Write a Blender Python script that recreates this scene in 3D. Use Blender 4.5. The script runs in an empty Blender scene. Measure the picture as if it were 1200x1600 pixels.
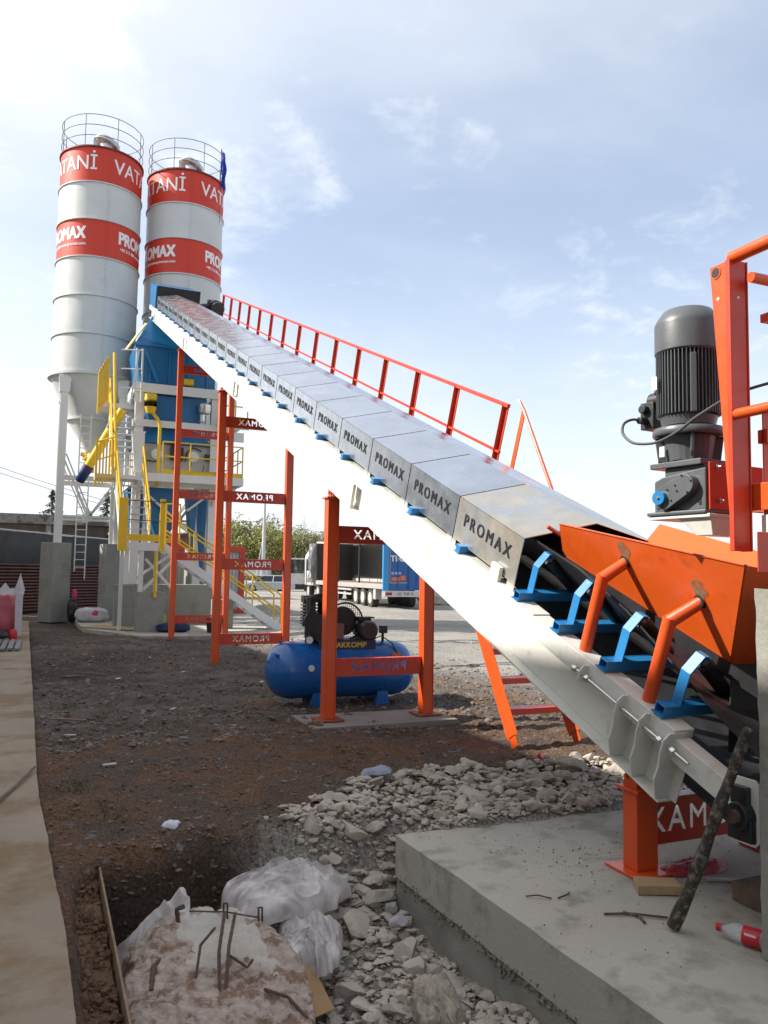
import bpy, bmesh, math, random
import numpy as np
from mathutils import Vector, Matrix, noise
R = math.radians
sc = bpy.context.scene
random.seed(7)

# ---------------- camera ----------------
YAW, PITCH, ROLL, FOC = R(23.1), R(4.4), R(0.9), 1248.0
fw = Vector((math.sin(YAW)*math.cos(PITCH), math.cos(YAW)*math.cos(PITCH), math.sin(PITCH)))
r0 = Vector((math.cos(YAW), -math.sin(YAW), 0)); u0 = r0.cross(fw)
rr = r0*math.cos(ROLL) + u0*math.sin(ROLL); uu = rr.cross(fw)
cd = bpy.data.cameras.new('camera'); cam = bpy.data.objects.new('camera', cd)
sc.collection.objects.link(cam); sc.camera = cam
cam.matrix_world = Matrix(((rr.x, uu.x, -fw.x, 0), (rr.y, uu.y, -fw.y, 0), (rr.z, uu.z, -fw.z, 0), (0, 0, 0, 1)))
cd.sensor_fit = 'VERTICAL'; cd.sensor_height = 24.0; cd.lens = 24.0*FOC/1600.0
cd.clip_start = 0.05; cd.clip_end = 3000
sc.render.resolution_x, sc.render.resolution_y = 768, 1024

# ---------------- sky, sun, exposure ----------------
SUN_EL, SUN_AZ = R(39.3), R(-70)          # azimuth clockwise from +Y
world = bpy.data.worlds.new('World'); sc.world = world; world.use_nodes = True
wn, wl = world.node_tree.nodes, world.node_tree.links
wn.clear()
w_out = wn.new('ShaderNodeOutputWorld'); w_bg = wn.new('ShaderNodeBackground'); w_bg.inputs[1].default_value = 0.125
sky = wn.new('ShaderNodeTexSky'); sky.sky_type = 'NISHITA'; sky.sun_disc = False
sky.sun_elevation = SUN_EL; sky.sun_rotation = SUN_AZ % (2*math.pi)
sky.air_density = 1.0; sky.dust_density = 1.6; sky.ozone_density = 1.6
tc = wn.new('ShaderNodeTexCoord')
def wnode(t, **k):
    n_ = wn.new(t)
    for a, b in k.items(): setattr(n_, a, b)
    return n_
def wmath(op, a, b=None, clamp=False):
    n_ = wnode('ShaderNodeMath', operation=op, use_clamp=clamp)
    for i, v in enumerate((a, b)):
        if v is None: continue
        if isinstance(v, (int, float)): n_.inputs[i].default_value = v
        else: wl.new(v, n_.inputs[i])
    return n_.outputs[0]
sep = wnode('ShaderNodeSeparateXYZ'); wl.new(tc.outputs['Generated'], sep.inputs[0])
zc = wmath('ADD', wmath('MAXIMUM', sep.outputs[2], 0.0), 0.18)
comb = wnode('ShaderNodeCombineXYZ')
wl.new(wmath('DIVIDE', sep.outputs[0], zc), comb.inputs[0]); wl.new(wmath('DIVIDE', sep.outputs[1], zc), comb.inputs[1])
def wnoise(scale, detail, rough, off, dist=0.0):
    mp = wnode('ShaderNodeMapping'); mp.inputs['Location'].default_value = off; mp.inputs['Scale'].default_value = (1, 1, 1)
    wl.new(comb.outputs[0], mp.inputs[0])
    nn = wnode('ShaderNodeTexNoise'); nn.inputs['Scale'].default_value = scale; nn.inputs['Detail'].default_value = detail
    nn.inputs['Roughness'].default_value = rough; nn.inputs['Distortion'].default_value = dist
    wl.new(mp.outputs[0], nn.inputs['Vector']); return nn.outputs['Fac']
def wramp(v, lo, hi):
    m_ = wnode('ShaderNodeMapRange', interpolation_type='SMOOTHSTEP'); wl.new(v, m_.inputs[0])
    m_.inputs[1].default_value = lo; m_.inputs[2].default_value = hi; return m_.outputs[0]
def blob(d, lo, hi):
    v = wnode('ShaderNodeVectorMath', operation='DOT_PRODUCT'); wl.new(tc.outputs['Generated'], v.inputs[0]); v.inputs[1].default_value = Vector(d).normalized()
    return wramp(v.outputs['Value'], lo, hi)
fine = wnoise(7.5, 10, 0.62, (1.1, 6.7, 0), 0.25)
puff = wramp(wnoise(2.3, 9, 0.6, (3.1, 1.7, 0), 0.35), 0.60, 0.78)
for d_, lo_, hi_, off_ in (((.244, .859, .45), .9965, 1.0, .0), ((.190, .888, .42), .994, 1.0, .0), ((.36, .797, .485), .9975, .9999, .02), ((.423, .767, .482), .9988, .9999, .05), ((.65, .70, .32), .982, .998, .08)):
    puff = wmath('MAXIMUM', puff, wramp(wmath('ADD', wmath('MULTIPLY', blob(d_, lo_, hi_), 0.20), wmath('SUBTRACT', fine, off_)), 0.58, 0.86))
veil = wramp(wnoise(0.55, 6, 0.55, (8.3, 4.2, 0), 0.6), 0.38, 0.75)
sunv = Vector((math.sin(SUN_AZ)*math.cos(SUN_EL), math.cos(SUN_AZ)*math.cos(SUN_EL), math.sin(SUN_EL)))
dot = wnode('ShaderNodeVectorMath', operation='DOT_PRODUCT'); wl.new(tc.outputs['Generated'], dot.inputs[0]); dot.inputs[1].default_value = sunv
near = wramp(dot.outputs['Value'], 0.30, 0.85)
low = wmath('SUBTRACT', 1.0, wramp(sep.outputs[2], 0.0, 0.42))
cl = wmath('ADD', wmath('MULTIPLY', puff, wmath('ADD', wmath('MULTIPLY', near, 0.60), 0.30)), wmath('ADD', wmath('MULTIPLY', veil, 0.34), 0.27))
cl = wmath('ADD', cl, wmath('ADD', wmath('MULTIPLY', near, 0.42), wmath('MULTIPLY', low, 0.55)), clamp=True)
mix = wnode('ShaderNodeMix', data_type='RGBA'); wl.new(cl, mix.inputs['Factor'])
wl.new(sky.outputs[0], mix.inputs['A'])
ccol = wnode('ShaderNodeMix', data_type='RGBA'); wl.new(near, ccol.inputs['Factor'])
ccol.inputs['A'].default_value = (5.1, 5.35, 5.7, 1); ccol.inputs['B'].default_value = (5.9, 5.9, 5.85, 1)
wl.new(ccol.outputs['Result'], mix.inputs['B'])
wl.new(mix.outputs['Result'], w_bg.inputs[0]); wl.new(w_bg.outputs[0], w_out.inputs[0])
sd = bpy.data.lights.new('sun', 'SUN'); sd.energy = 4.6; sd.angle = R(0.55); sd.color = (1.0, 0.95, 0.87)
sun = bpy.data.objects.new('sun', sd); sc.collection.objects.link(sun)
sun.rotation_euler = (-sunv).to_track_quat('-Z', 'Y').to_euler()
sc.view_settings.view_transform = 'Standard'; sc.view_settings.look = 'None'
sc.view_settings.exposure = 0.78; sc.view_settings.gamma = 1.0

# ---------------- materials ----------------
MATS = {}
def mat(name, col, rough=0.5, metal=0.0, var=0.12, vscale=3.0, bump=0.0, bscale=40.0, col2=None, c2=(0.5, 0.65), c2scale=2.0,
        alpha=1.0, coat=0.0, grain=None, emit=None):
    if name in MATS: return MATS[name]
    m = bpy.data.materials.new(name); m.use_nodes = True; N, L = m.node_tree.nodes, m.node_tree.links
    bs = N['Principled BSDF']; bs.inputs['Roughness'].default_value = rough; bs.inputs['Metallic'].default_value = metal
    bs.inputs['Coat Weight'].default_value = coat; bs.inputs['Alpha'].default_value = alpha
    t = N.new('ShaderNodeTexCoord')
    def nz(s, d=5, r=0.6, vec=None):
        a = N.new('ShaderNodeTexNoise'); a.inputs['Scale'].default_value = s; a.inputs['Detail'].default_value = d; a.inputs['Roughness'].default_value = r
        L.new(vec or t.outputs['Object'], a.inputs['Vector']); return a.outputs['Fac']
    def rng(v, a, b, c, d):
        q = N.new('ShaderNodeMapRange'); L.new(v, q.inputs[0])
        for i, x in enumerate((a, b, c, d)): q.inputs[i+1].default_value = x
        return q.outputs[0]
    base = N.new('ShaderNodeRGB'); base.outputs[0].default_value = (*col, 1); cur = base.outputs[0]
    if col2:
        mx = N.new('ShaderNodeMix'); mx.data_type = 'RGBA'; L.new(rng(nz(c2scale, 8, 0.65), c2[0], c2[1], 0, 1), mx.inputs['Factor'])
        L.new(cur, mx.inputs['A']); mx.inputs['B'].default_value = (*col2, 1); cur = mx.outputs['Result']
    vm = N.new('ShaderNodeHueSaturation'); L.new(rng(nz(vscale), 0.25, 0.75, 1-var, 1+var), vm.inputs['Value']); L.new(cur, vm.inputs['Color'])
    L.new(vm.outputs[0], bs.inputs['Base Color'])
    L.new(rng(nz(vscale*2.3), 0.3, 0.7, max(0.03, rough-0.1), min(1, rough+0.12)), bs.inputs['Roughness'])
    if bump > 0:
        b = N.new('ShaderNodeBump'); b.inputs['Strength'].default_value = bump; b.inputs['Distance'].default_value = 0.02
        vec = None
        if grain:
            mp = N.new('ShaderNodeMapping'); mp.inputs['Scale'].default_value = grain; L.new(t.outputs['Object'], mp.inputs[0]); vec = mp.outputs[0]
        L.new(nz(bscale, 6, 0.65, vec), b.inputs['Height']); L.new(b.outputs[0], bs.inputs['Normal'])
    if emit: bs.inputs['Emission Color'].default_value = (*emit, 1); bs.inputs['Emission Strength'].default_value = 1
    MATS[name] = m; return m
OR = mat('orange_paint', (0.70, 0.085, 0.012), 0.38, var=0.07, bump=0.04, bscale=60, coat=0.15)
ORR = mat('red_orange_paint', (0.56, 0.045, 0.014), 0.42, var=0.1, bump=0.05, bscale=50, coat=0.1)
ORH = mat('hopper_orange_paint', (0.74, 0.108, 0.011), 0.42, var=0.09, vscale=2.5, bump=0.10, bscale=9, coat=0.1, col2=(0.50, 0.075, 0.015), c2=(0.58, 0.72), c2scale=5)
WH = mat('white_paint', (0.72, 0.72, 0.68), 0.45, var=0.04, bump=0.03, bscale=30, col2=(0.55, 0.53, 0.47), c2=(0.62, 0.78), c2scale=3)
WB = mat('cream_beam_paint', (0.68, 0.67, 0.61), 0.42, var=0.07, bump=0.08, bscale=18, col2=(0.44, 0.40, 0.32), c2=(0.55, 0.72), c2scale=3.5)
GAL = mat('galvanised_sheet', (0.64, 0.665, 0.70), 0.22, metal=0.93, var=0.10, vscale=2.2, bump=0.06, bscale=4, col2=(0.55, 0.57, 0.60), c2=(0.45, 0.7), c2scale=1.6)
GALW = mat('warm_reflection_galvanised_sheet', (0.62, 0.56, 0.45), 0.30, metal=0.75, var=0.12, vscale=3, col2=(0.52, 0.54, 0.56), c2=(0.42, 0.6), c2scale=2.2)  # tan tint paints a warm reflection into the end cover
STEEL = mat('bright_steel', (0.62, 0.60, 0.57), 0.3, metal=0.9, var=0.1)
BL = mat('blue_paint', (0.018, 0.185, 0.43), 0.38, var=0.1, bump=0.03, coat=0.2)
BLT = mat('tower_blue_paint', (0.010, 0.145, 0.33), 0.4, var=0.12, vscale=1.5, coat=0.1)
BLC = mat('compressor_blue_paint', (0.010, 0.115, 0.38), 0.28, var=0.08, coat=0.4, bump=0.02, bscale=30)
YE = mat('yellow_paint', (0.78, 0.50, 0.015), 0.42, var=0.07)
BK = mat('black_rubber', (0.012, 0.012, 0.013), 0.5, var=0.25, bump=0.08, bscale=30)
BELT = mat('belt_rubber', (0.018, 0.018, 0.019), 0.55, var=0.35, vscale=4, bump=0.1, bscale=25, col2=(0.05, 0.047, 0.043), c2=(0.55, 0.75))
BKP = mat('black_paint', (0.02, 0.02, 0.022), 0.35, var=0.2)
GR = mat('motor_grey_paint', (0.092, 0.10, 0.105), 0.4, var=0.08, bump=0.06, bscale=60, coat=0.15)
DG = mat('dark_grey_paint', (0.03, 0.032, 0.035), 0.4, var=0.2)
CONC = mat('cast_concrete', (0.29, 0.28, 0.24), 0.85, var=0.13, vscale=2.2, bump=0.35, bscale=35, col2=(0.21, 0.205, 0.18), c2=(0.50, 0.68), c2scale=1.6)
CONS = mat('slab_concrete', (0.44, 0.41, 0.345), 0.88, var=0.12, vscale=1.5, bump=0.3, bscale=45, col2=(0.285, 0.265, 0.22), c2=(0.50, 0.62), c2scale=3.0)
CONT = mat('stained_concrete', (0.285, 0.225, 0.155), 0.85, var=0.13, vscale=1.1, bump=0.25, bscale=40, col2=(0.21, 0.135, 0.07), c2=(0.46, 0.60), c2scale=1.7)
RUB = mat('broken_concrete', (0.47, 0.41, 0.345), 0.92, var=0.22, vscale=6, bump=0.6, bscale=22, col2=(0.34, 0.285, 0.225), c2=(0.48, 0.64), c2scale=2.5)
LUMP = mat('pinkish_broken_concrete', (0.42, 0.335, 0.275), 0.92, var=0.32, vscale=22, bump=1.0, bscale=26, col2=(0.23, 0.145, 0.095), c2=(0.50, 0.58), c2scale=9)
LUMPT = mat('smooth_concrete_patch', (0.45, 0.41, 0.35), 0.85, var=0.12, vscale=7, bump=0.25, bscale=40)
RUST = mat('rusty_steel', (0.12, 0.075, 0.052), 0.8, metal=0.3, var=0.3, vscale=20, bump=0.4, bscale=120)
WOOD = mat('sawn_wood', (0.42, 0.28, 0.15), 0.8, var=0.2, vscale=8, bump=0.3, grain=(3, 40, 40), bscale=2)
WOODD = mat('weathered_wood', (0.17, 0.12, 0.085), 0.9, var=0.3, vscale=10, bump=0.5, bscale=40)
BARK = mat('bark', (0.075, 0.06, 0.048), 0.9, var=0.5, vscale=30, bump=0.9, bscale=70, col2=(0.19, 0.16, 0.13), c2=(0.5, 0.6), c2scale=30)
DRK = mat('dark_corrugated_sheet', (0.035, 0.042, 0.048), 0.5, var=0.15, vscale=1)
MAR = mat('maroon_slats', (0.13, 0.055, 0.05), 0.75, var=0.3, vscale=2)
PANEL = mat('cabin_panel', (0.50, 0.50, 0.48), 0.5, var=0.05)
GLASS = mat('dark_glass', (0.02, 0.025, 0.03), 0.08, var=0.1)
TYRE = mat('tyre_rubber', (0.03, 0.028, 0.026), 0.85, var=0.3, col2=(0.12, 0.11, 0.095), c2=(0.4, 0.7))
SILV = mat('silver_car_paint', (0.42, 0.47, 0.50), 0.25, metal=0.3, var=0.04, coat=0.5)
BKC = mat('dark_car_paint', (0.02, 0.018, 0.024), 0.2, var=0.1, coat=0.6)
TRB = mat('trailer_blue', (0.01, 0.10, 0.32), 0.35, var=0.06)
TRL = mat('trailer_light_blue', (0.03, 0.27, 0.60), 0.4, var=0.06)
TRW = mat('trailer_inner_white', (0.60, 0.58, 0.54), 0.55, var=0.06)
TXK = mat('black_lettering', (0.012, 0.012, 0.014), 0.5, var=0.05)
TXW = mat('white_lettering', (0.80, 0.78, 0.76), 0.5, var=0.03)
TXY = mat('yellow_lettering', (0.60, 0.45, 0.05), 0.5, var=0.03)
SRED = mat('silo_red_band', (0.58, 0.036, 0.012), 0.5, var=0.08, vscale=1.5)
SWH = mat('silo_white_paint', (0.56, 0.57, 0.545), 0.4, var=0.07, vscale=1.3, col2=(0.47, 0.465, 0.43), c2=(0.60, 0.80), c2scale=1.1)
REDP = mat('red_plastic', (0.55, 0.02, 0.03), 0.4, var=0.1)
PINK = mat('pink_sack', (0.42, 0.09, 0.11), 0.75, var=0.2, vscale=4, bump=0.3, bscale=12)
SACKW = mat('white_sack', (0.55, 0.50, 0.50), 0.75, var=0.15, vscale=4, bump=0.3, bscale=12)
MAG = mat('magenta_print', (0.55, 0.05, 0.16), 0.7, var=0.15)
CARD = mat('fibreboard', (0.42, 0.27, 0.13), 0.8, var=0.15, vscale=5, bump=0.1)
CABLE = mat('grey_cable', (0.06, 0.065, 0.07), 0.5, var=0.1)
FLAG = mat('blue_flag', (0.02, 0.06, 0.42), 0.7, var=0.15)
def leafmat(name, a, b):
    m = mat(name, a, 0.7, var=0.45, vscale=1.4, col2=b, c2=(0.42, 0.60), c2scale=0.9)
    return m
LF = [leafmat('spring_leaves', (0.30, 0.30, 0.09), (0.21, 0.22, 0.07)), leafmat('olive_leaves', (0.23, 0.235, 0.09), (0.26, 0.25, 0.12)),
      leafmat('brown_green_leaves', (0.25, 0.22, 0.13), (0.20, 0.19, 0.10))]
SPR = leafmat('spruce_needles', (0.022, 0.035, 0.022), (0.035, 0.05, 0.03))
GRS = leafmat('grass_blades', (0.06, 0.085, 0.025), (0.10, 0.10, 0.04))
def film_mat():
    m = bpy.data.materials.new('milky_plastic_film'); m.use_nodes = True; N, L = m.node_tree.nodes, m.node_tree.links
    bs = N['Principled BSDF']; bs.inputs['Base Color'].default_value = (0.66, 0.61, 0.58, 1); bs.inputs['Roughness'].default_value = 0.28
    tr = N.new('ShaderNodeBsdfTransparent'); mx = N.new('ShaderNodeMixShader'); t = N.new('ShaderNodeTexCoord')
    nz = N.new('ShaderNodeTexNoise'); nz.inputs['Scale'].default_value = 6; nz.inputs['Detail'].default_value = 5; L.new(t.outputs['Object'], nz.inputs['Vector'])
    mr = N.new('ShaderNodeMapRange'); L.new(nz.outputs['Fac'], mr.inputs[0]); mr.inputs[1].default_value = 0.35; mr.inputs[2].default_value = 0.65
    mr.inputs[3].default_value = 0.55; mr.inputs[4].default_value = 0.97
    b = N.new('ShaderNodeBump'); b.inputs['Strength'].default_value = 0.25; b.inputs['Distance'].default_value = 0.02
    nz2 = N.new('ShaderNodeTexNoise'); nz2.inputs['Scale'].default_value = 16; nz2.inputs['Distortion'].default_value = 1.5; L.new(t.outputs['Object'], nz2.inputs['Vector'])
    L.new(nz2.outputs['Fac'], b.inputs['Height']); L.new(b.outputs[0], bs.inputs['Normal'])
    L.new(mr.outputs[0], mx.inputs[0]); L.new(tr.outputs[0], mx.inputs[1]); L.new(bs.outputs[0], mx.inputs[2])
    L.new(mx.outputs[0], N['Material Output'].inputs[0]); return m
FILM = film_mat()
def clear_mat():
    m = bpy.data.materials.new('clear_plastic'); m.use_nodes = True; N, L = m.node_tree.nodes, m.node_tree.links
    bs = N['Principled BSDF']; bs.inputs['Base Color'].default_value = (0.75, 0.76, 0.74, 1); bs.inputs['Roughness'].default_value = 0.12
    tr = N.new('ShaderNodeBsdfTransparent'); mx = N.new('ShaderNodeMixShader'); mx.inputs[0].default_value = 0.42
    L.new(tr.outputs[0], mx.inputs[1]); L.new(bs.outputs[0], mx.inputs[2]); L.new(mx.outputs[0], N['Material Output'].inputs[0]); return m
CLEAR = clear_mat()

# ---------------- mesh builder ----------------
I4 = Matrix.Identity(4)
class MB:
    def __init__(s, T=None): s.v, s.f, s.T = [], [], T or I4
    def add(s, vs, fs, M=None):
        o = len(s.v); T = s.T @ M if M is not None else s.T
        s.v += [T @ Vector(p) for p in vs]; s.f += [tuple(i+o for i in f) for f in fs]; return s
    def box(s, x0, x1, y0, y1, z0, z1, M=None):
        return s.add([(x0,y0,z0),(x1,y0,z0),(x1,y1,z0),(x0,y1,z0),(x0,y0,z1),(x1,y0,z1),(x1,y1,z1),(x0,y1,z1)],
                     [(0,3,2,1),(4,5,6,7),(0,1,5,4),(1,2,6,5),(2,3,7,6),(3,0,4,7)], M)
    def bar(s, a, b, w, h, up=(0,0,1)):
        a, b = Vector(a), Vector(b); d = (b-a).normalized(); up = Vector(up)
        if abs(d.dot(up)) > 0.98: up = Vector((0,1,0))
        x = d.cross(up).normalized(); z = x.cross(d)
        vs = [p + x*i*w/2 + z*j*h/2 for p in (a, b) for i, j in ((-1,-1),(1,-1),(1,1),(-1,1))]
        return s.add(vs, [(0,1,2,3),(7,6,5,4),(0,4,5,1),(1,5,6,2),(2,6,7,3),(3,7,4,0)])
    def cyl(s, a, b, r0, r1=None, n=16, cap=True):
        r1 = r0 if r1 is None else r1; a, b = Vector(a), Vector(b); d = (b-a).normalized()
        x = d.orthogonal().normalized(); y = d.cross(x); vs = []
        for p, r in ((a, r0), (b, r1)):
            vs += [p + (x*math.cos(2*math.pi*k/n) + y*math.sin(2*math.pi*k/n))*r for k in range(n)]
        fs = [(k, (k+1) % n, n+(k+1) % n, n+k) for k in range(n)]
        if cap: fs += [tuple(range(n-1, -1, -1)), tuple(range(n, 2*n))]
        return s.add(vs, fs)
    def tube(s, pts, r, n=8, closed=False):
        pts = [Vector(p) for p in pts]; m = len(pts); vs = []; x = None
        for i, p in enumerate(pts):
            d = ((pts[(i+1) % m] if closed or i < m-1 else p) - (pts[i-1] if closed or i > 0 else p)).normalized()
            x = (x - d*x.dot(d)).normalized() if x is not None and (x - d*x.dot(d)).length > 1e-4 else d.orthogonal().normalized()
            y = d.cross(x); rad = r[i] if isinstance(r, (list, tuple)) else r
            vs += [p + (x*math.cos(2*math.pi*k/n) + y*math.sin(2*math.pi*k/n))*rad for k in range(n)]
        fs = [(i*n+k, i*n+(k+1) % n, ((i+1) % m)*n+(k+1) % n, ((i+1) % m)*n+k) for i in range(m if closed else m-1) for k in range(n)]
        if not closed: fs += [tuple(range(n-1, -1, -1)), tuple(range((m-1)*n, m*n))]
        return s.add(vs, fs)
    def lathe(s, prof, c=(0,0,0), n=32, M=None):
        vs = [(c[0]+r*math.cos(2*math.pi*k/n), c[1]+r*math.sin(2*math.pi*k/n), c[2]+z) for r, z in prof for k in range(n)]
        fs = [(i*n+k, i*n+(k+1) % n, (i+1)*n+(k+1) % n, (i+1)*n+k) for i in range(len(prof)-1) for k in range(n)]
        if prof[0][0] > 1e-5: fs.append(tuple(range(n-1, -1, -1)))
        if prof[-1][0] > 1e-5: fs.append(tuple(range((len(prof)-1)*n, len(prof)*n)))
        return s.add(vs, fs, M)
    def prism(s, poly, axis, a, b, M=None):      # poly in the two other axes (in xyz order), extruded from a to b on axis
        def P(u, v, w): return {0: (w, u, v), 1: (u, w, v), 2: (u, v, w)}[axis]
        n = len(poly); vs = [P(u, v, a) for u, v in poly] + [P(u, v, b) for u, v in poly]
        return s.add(vs, [tuple(range(n-1, -1, -1)), tuple(range(n, 2*n))] + [(k, (k+1) % n, n+(k+1) % n, n+k) for k in range(n)], M)
    def hexa(s, lo, hi):                          # two quads of 4 points each
        return s.add(list(lo)+list(hi), [(0,3,2,1),(4,5,6,7),(0,1,5,4),(1,2,6,5),(2,3,7,6),(3,0,4,7)])
    def parts(s, name, material, parent, **k):      # every loose piece becomes a part of its own
        n = len(s.v); root = list(range(n))
        def find(i):
            while root[i] != i: root[i] = root[root[i]]; i = root[i]
            return i
        for f in s.f:
            a = find(f[0])
            for j in f[1:]: root[find(j)] = a
        gr = {}
        for f in s.f: gr.setdefault(find(f[0]), []).append(f)
        out = []
        for fs in gr.values():
            ids = sorted({i for f in fs for i in f}); mp = {a: b for b, a in enumerate(ids)}
            q = MB(); q.v = [s.v[i] for i in ids]; q.f = [tuple(mp[i] for i in f) for f in fs]; out.append(q.build(name, material, parent, **k))
        return out
    def build(s, name, material, parent=None, smooth=False, bevel=0.0, recalc=True, **tags):
        inv = WM[parent.name].inverted() if parent is not None else I4
        me = bpy.data.meshes.new(name); me.from_pydata([inv @ v for v in s.v], [], s.f)
        bm = bmesh.new(); bm.from_mesh(me)
        bmesh.ops.remove_doubles(bm, verts=bm.verts, dist=1e-5)
        if recalc: bmesh.ops.recalc_face_normals(bm, faces=bm.faces)
        if smooth:
            for f in bm.faces: f.smooth = True
            for e in bm.edges:
                if len(e.link_faces) == 2 and e.calc_face_angle(0) > R(38): e.smooth = False
        bm.to_mesh(me); bm.free(); me.materials.append(material)
        o = bpy.data.objects.new(name, me); sc.collection.objects.link(o)
        if parent is not None: o.parent = parent; WM[o.name] = WM[parent.name]
        else:
            # move the origin to the base of the thing
            if s.v and tags.get('kind') is None:
                xs = [v.x for v in s.v]; ys = [v.y for v in s.v]; zs = [v.z for v in s.v]
                c = Vector(((min(xs)+max(xs))/2, (min(ys)+max(ys))/2, min(zs)))
                me.transform(Matrix.Translation(-c)); o.location = c; WM[o.name] = Matrix.Translation(c)
            else: WM[o.name] = I4
        if bevel > 0:
            b = o.modifiers.new('bevel', 'BEVEL'); b.width = bevel; b.segments = 2; b.limit_method = 'ANGLE'; b.angle_limit = R(40)
        for k, v in tags.items():
            o[{'label': 'label', 'cat': 'category', 'group': 'group', 'kind': 'kind'}[k]] = v
        return o
WM = {}
def thing(name, label, cat, loc=(0,0,0), rz=0.0, group=None):
    o = bpy.data.objects.new(name, None); sc.collection.objects.link(o); o.empty_display_size = 0.3
    o.location = loc; o.rotation_euler = (0, 0, rz); o['label'] = label; o['category'] = cat
    if group: o['group'] = group
    WM[o.name] = Matrix.Translation(Vector(loc)) @ Matrix.Rotation(rz, 4, 'Z'); return o
def dup(o, parent=None, loc=None, rz=None, label=None, scale=None):
    c = o.copy(); sc.collection.objects.link(c); c.parent = parent
    if loc is not None: c.location = loc
    if rz is not None: c.rotation_euler = (0, 0, rz)
    if scale is not None: c.scale = (scale,)*3 if isinstance(scale, (int, float)) else scale
    if label: c['label'] = label
    for ch in list(o.children): dup(ch, c)
    return c
def spline(P, n=8):
    P = [Vector(p) for p in P]; out = []
    for i in range(len(P)-1):
        a, b, c, d = P[max(0, i-1)], P[i], P[i+1], P[min(len(P)-1, i+2)]
        for k in range(n):
            t = k/n; out.append(0.5*((2*b)+(c-a)*t+(2*a-5*b+4*c-d)*t*t+(3*b-a-3*c+d)*t*t*t))
    return out+[P[-1]]
TEXT = {}
def text_mesh(st, size, bold=0.0, thick=0.002, spacing=1.0, cut=False):
    key = (st, size, bold, thick, spacing, cut)
    if bold > 0 and not cut:          # heavier strokes: the same letters laid three times, a hair apart
        v0, f0 = text_mesh(st, size, 0.0, thick, spacing); vs, fs = [], []
        for k, (dx, dy) in enumerate(((0, 0), (bold, bold*.5), (-bold, -bold*.5), (bold, -bold*.5), (-bold, bold*.5))):
            o = len(vs); vs += [Vector((v.x+dx, v.y+dy, v.z+k*0.00025)) for v in v0]; fs += [tuple(i+o for i in f) for f in f0]
        return vs, fs
    if key not in TEXT:
        cu = bpy.data.curves.new('t', 'FONT'); cu.body = st; cu.size = size; cu.offset = bold; cu.extrude = thick; cu.space_character = spacing
        cu.align_x = 'CENTER'; cu.align_y = 'CENTER'; cu.resolution_u = 4
        ob = bpy.data.objects.new('t', cu); sc.collection.objects.link(ob); dg = bpy.context.evaluated_depsgraph_get()
        me = bpy.data.meshes.new_from_object(ob.evaluated_get(dg))
        TEXT[key] = ([v.co.copy() for v in me.vertices], [tuple(p.vertices) for p in me.polygons])
        bpy.data.objects.remove(ob); bpy.data.curves.remove(cu); bpy.data.meshes.remove(me)
    return TEXT[key]
def frame(o, x, y, z):      # matrix from origin and axes
    o, x, y, z = map(Vector, (o, x, y, z)); return Matrix(((x.x,y.x,z.x,o.x),(x.y,y.y,z.y,o.y),(x.z,y.z,z.z,o.z),(0,0,0,1)))
def rock(mb, c, r, sub=1, squash=(1,1,1), jag=0.35, seed=0):
    bm = bmesh.new(); bmesh.ops.create_icosphere(bm, subdivisions=sub, radius=1.0); rnd = random.Random(seed)
    off = Vector((rnd.uniform(0, 99), rnd.uniform(0, 99), rnd.uniform(0, 99)))
    planes = [(Vector((rnd.gauss(0,1), rnd.gauss(0,1), rnd.gauss(0,1))).normalized(), rnd.uniform(0.38, 0.8)) for _ in range(9)]
    rot = Matrix.Rotation(rnd.uniform(0, 6.28), 3, 'Z')
    for v in bm.verts:
        p = v.co * (1 + jag*noise.noise(v.co*1.6+off))
        for nn, d in planes:
            t = p.dot(nn)
            if t > d: p = p - nn*(t-d)
        v.co = rot @ Vector((p.x*squash[0]*r, p.y*squash[1]*r, p.z*squash[2]*r))
    mb.add([v.co + Vector(c) for v in bm.verts], [tuple(v.index for v in f.verts) for f in bm.faces]); bm.free()

# ---------------- ground ----------------
def ss(a, b, x):
    t = min(1, max(0, (x-a)/(b-a))); return t*t*(3-2*t)
GZ = -1.66
def ground_h(x, y):
    z = GZ - 0.09*ss(6, 16, y)
    z += 0.10*(noise.noise(Vector((x*0.35, y*0.35, 1.3)))) * ss(0.5, 2, y)
    rough = 1 - 0.8*ss(18, 30, y)
    z += rough*(0.045*noise.noise(Vector((x*1.7, y*1.7, 4))) + 0.03*noise.noise(Vector((x*5, y*5, 9))) + 0.03*noise.noise(Vector((x*11, y*11, 2))))
    # pit beside the slabs
    yb = 5.25 + 0.25*noise.noise(Vector((x*1.2, 3, 3)))
    px = ss(0.22, 0.42, x); py = 1 - ss(yb-0.55, yb, y)
    xs = 1 - ss(2.2, 2.5, x)
    depth = 0.98 - 0.36*ss(1.0, 1.9, x) - 0.13*ss(1.0, 2.0, x) - 0.08*ss(1.5, 2.1, x)*(1-ss(3.0, 4.2, y))
    z -= px*py*xs*depth
    # bank of rubble behind the near slab
    if y < 7.2 and x > 1.6:
        b = ss(1.7, 2.4, x)*(1-ss(4.6, 5.6, x))*ss(4.68, 5.25, y)*(1-ss(5.5, 6.5, y))
        z += b*(0.07 + 0.07*noise.noise(Vector((x*2.1, y*2.1, 7))))
        z -= (1-ss(4.5, 4.75, y))*ss(2.2, 2.4, x)*0.2
    if x < 0.06+max(0, 6.5-y)*0.05: z = min(z, GZ-0.015)
    z += 0.9*math.exp(-(((x-9.2)/1.0)**2+((y-34.5)/1.6)**2))*0.5      # dirt heap beside the cabin
    z -= 0.55*ss(30, 90, y)*0
    return z
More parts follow.
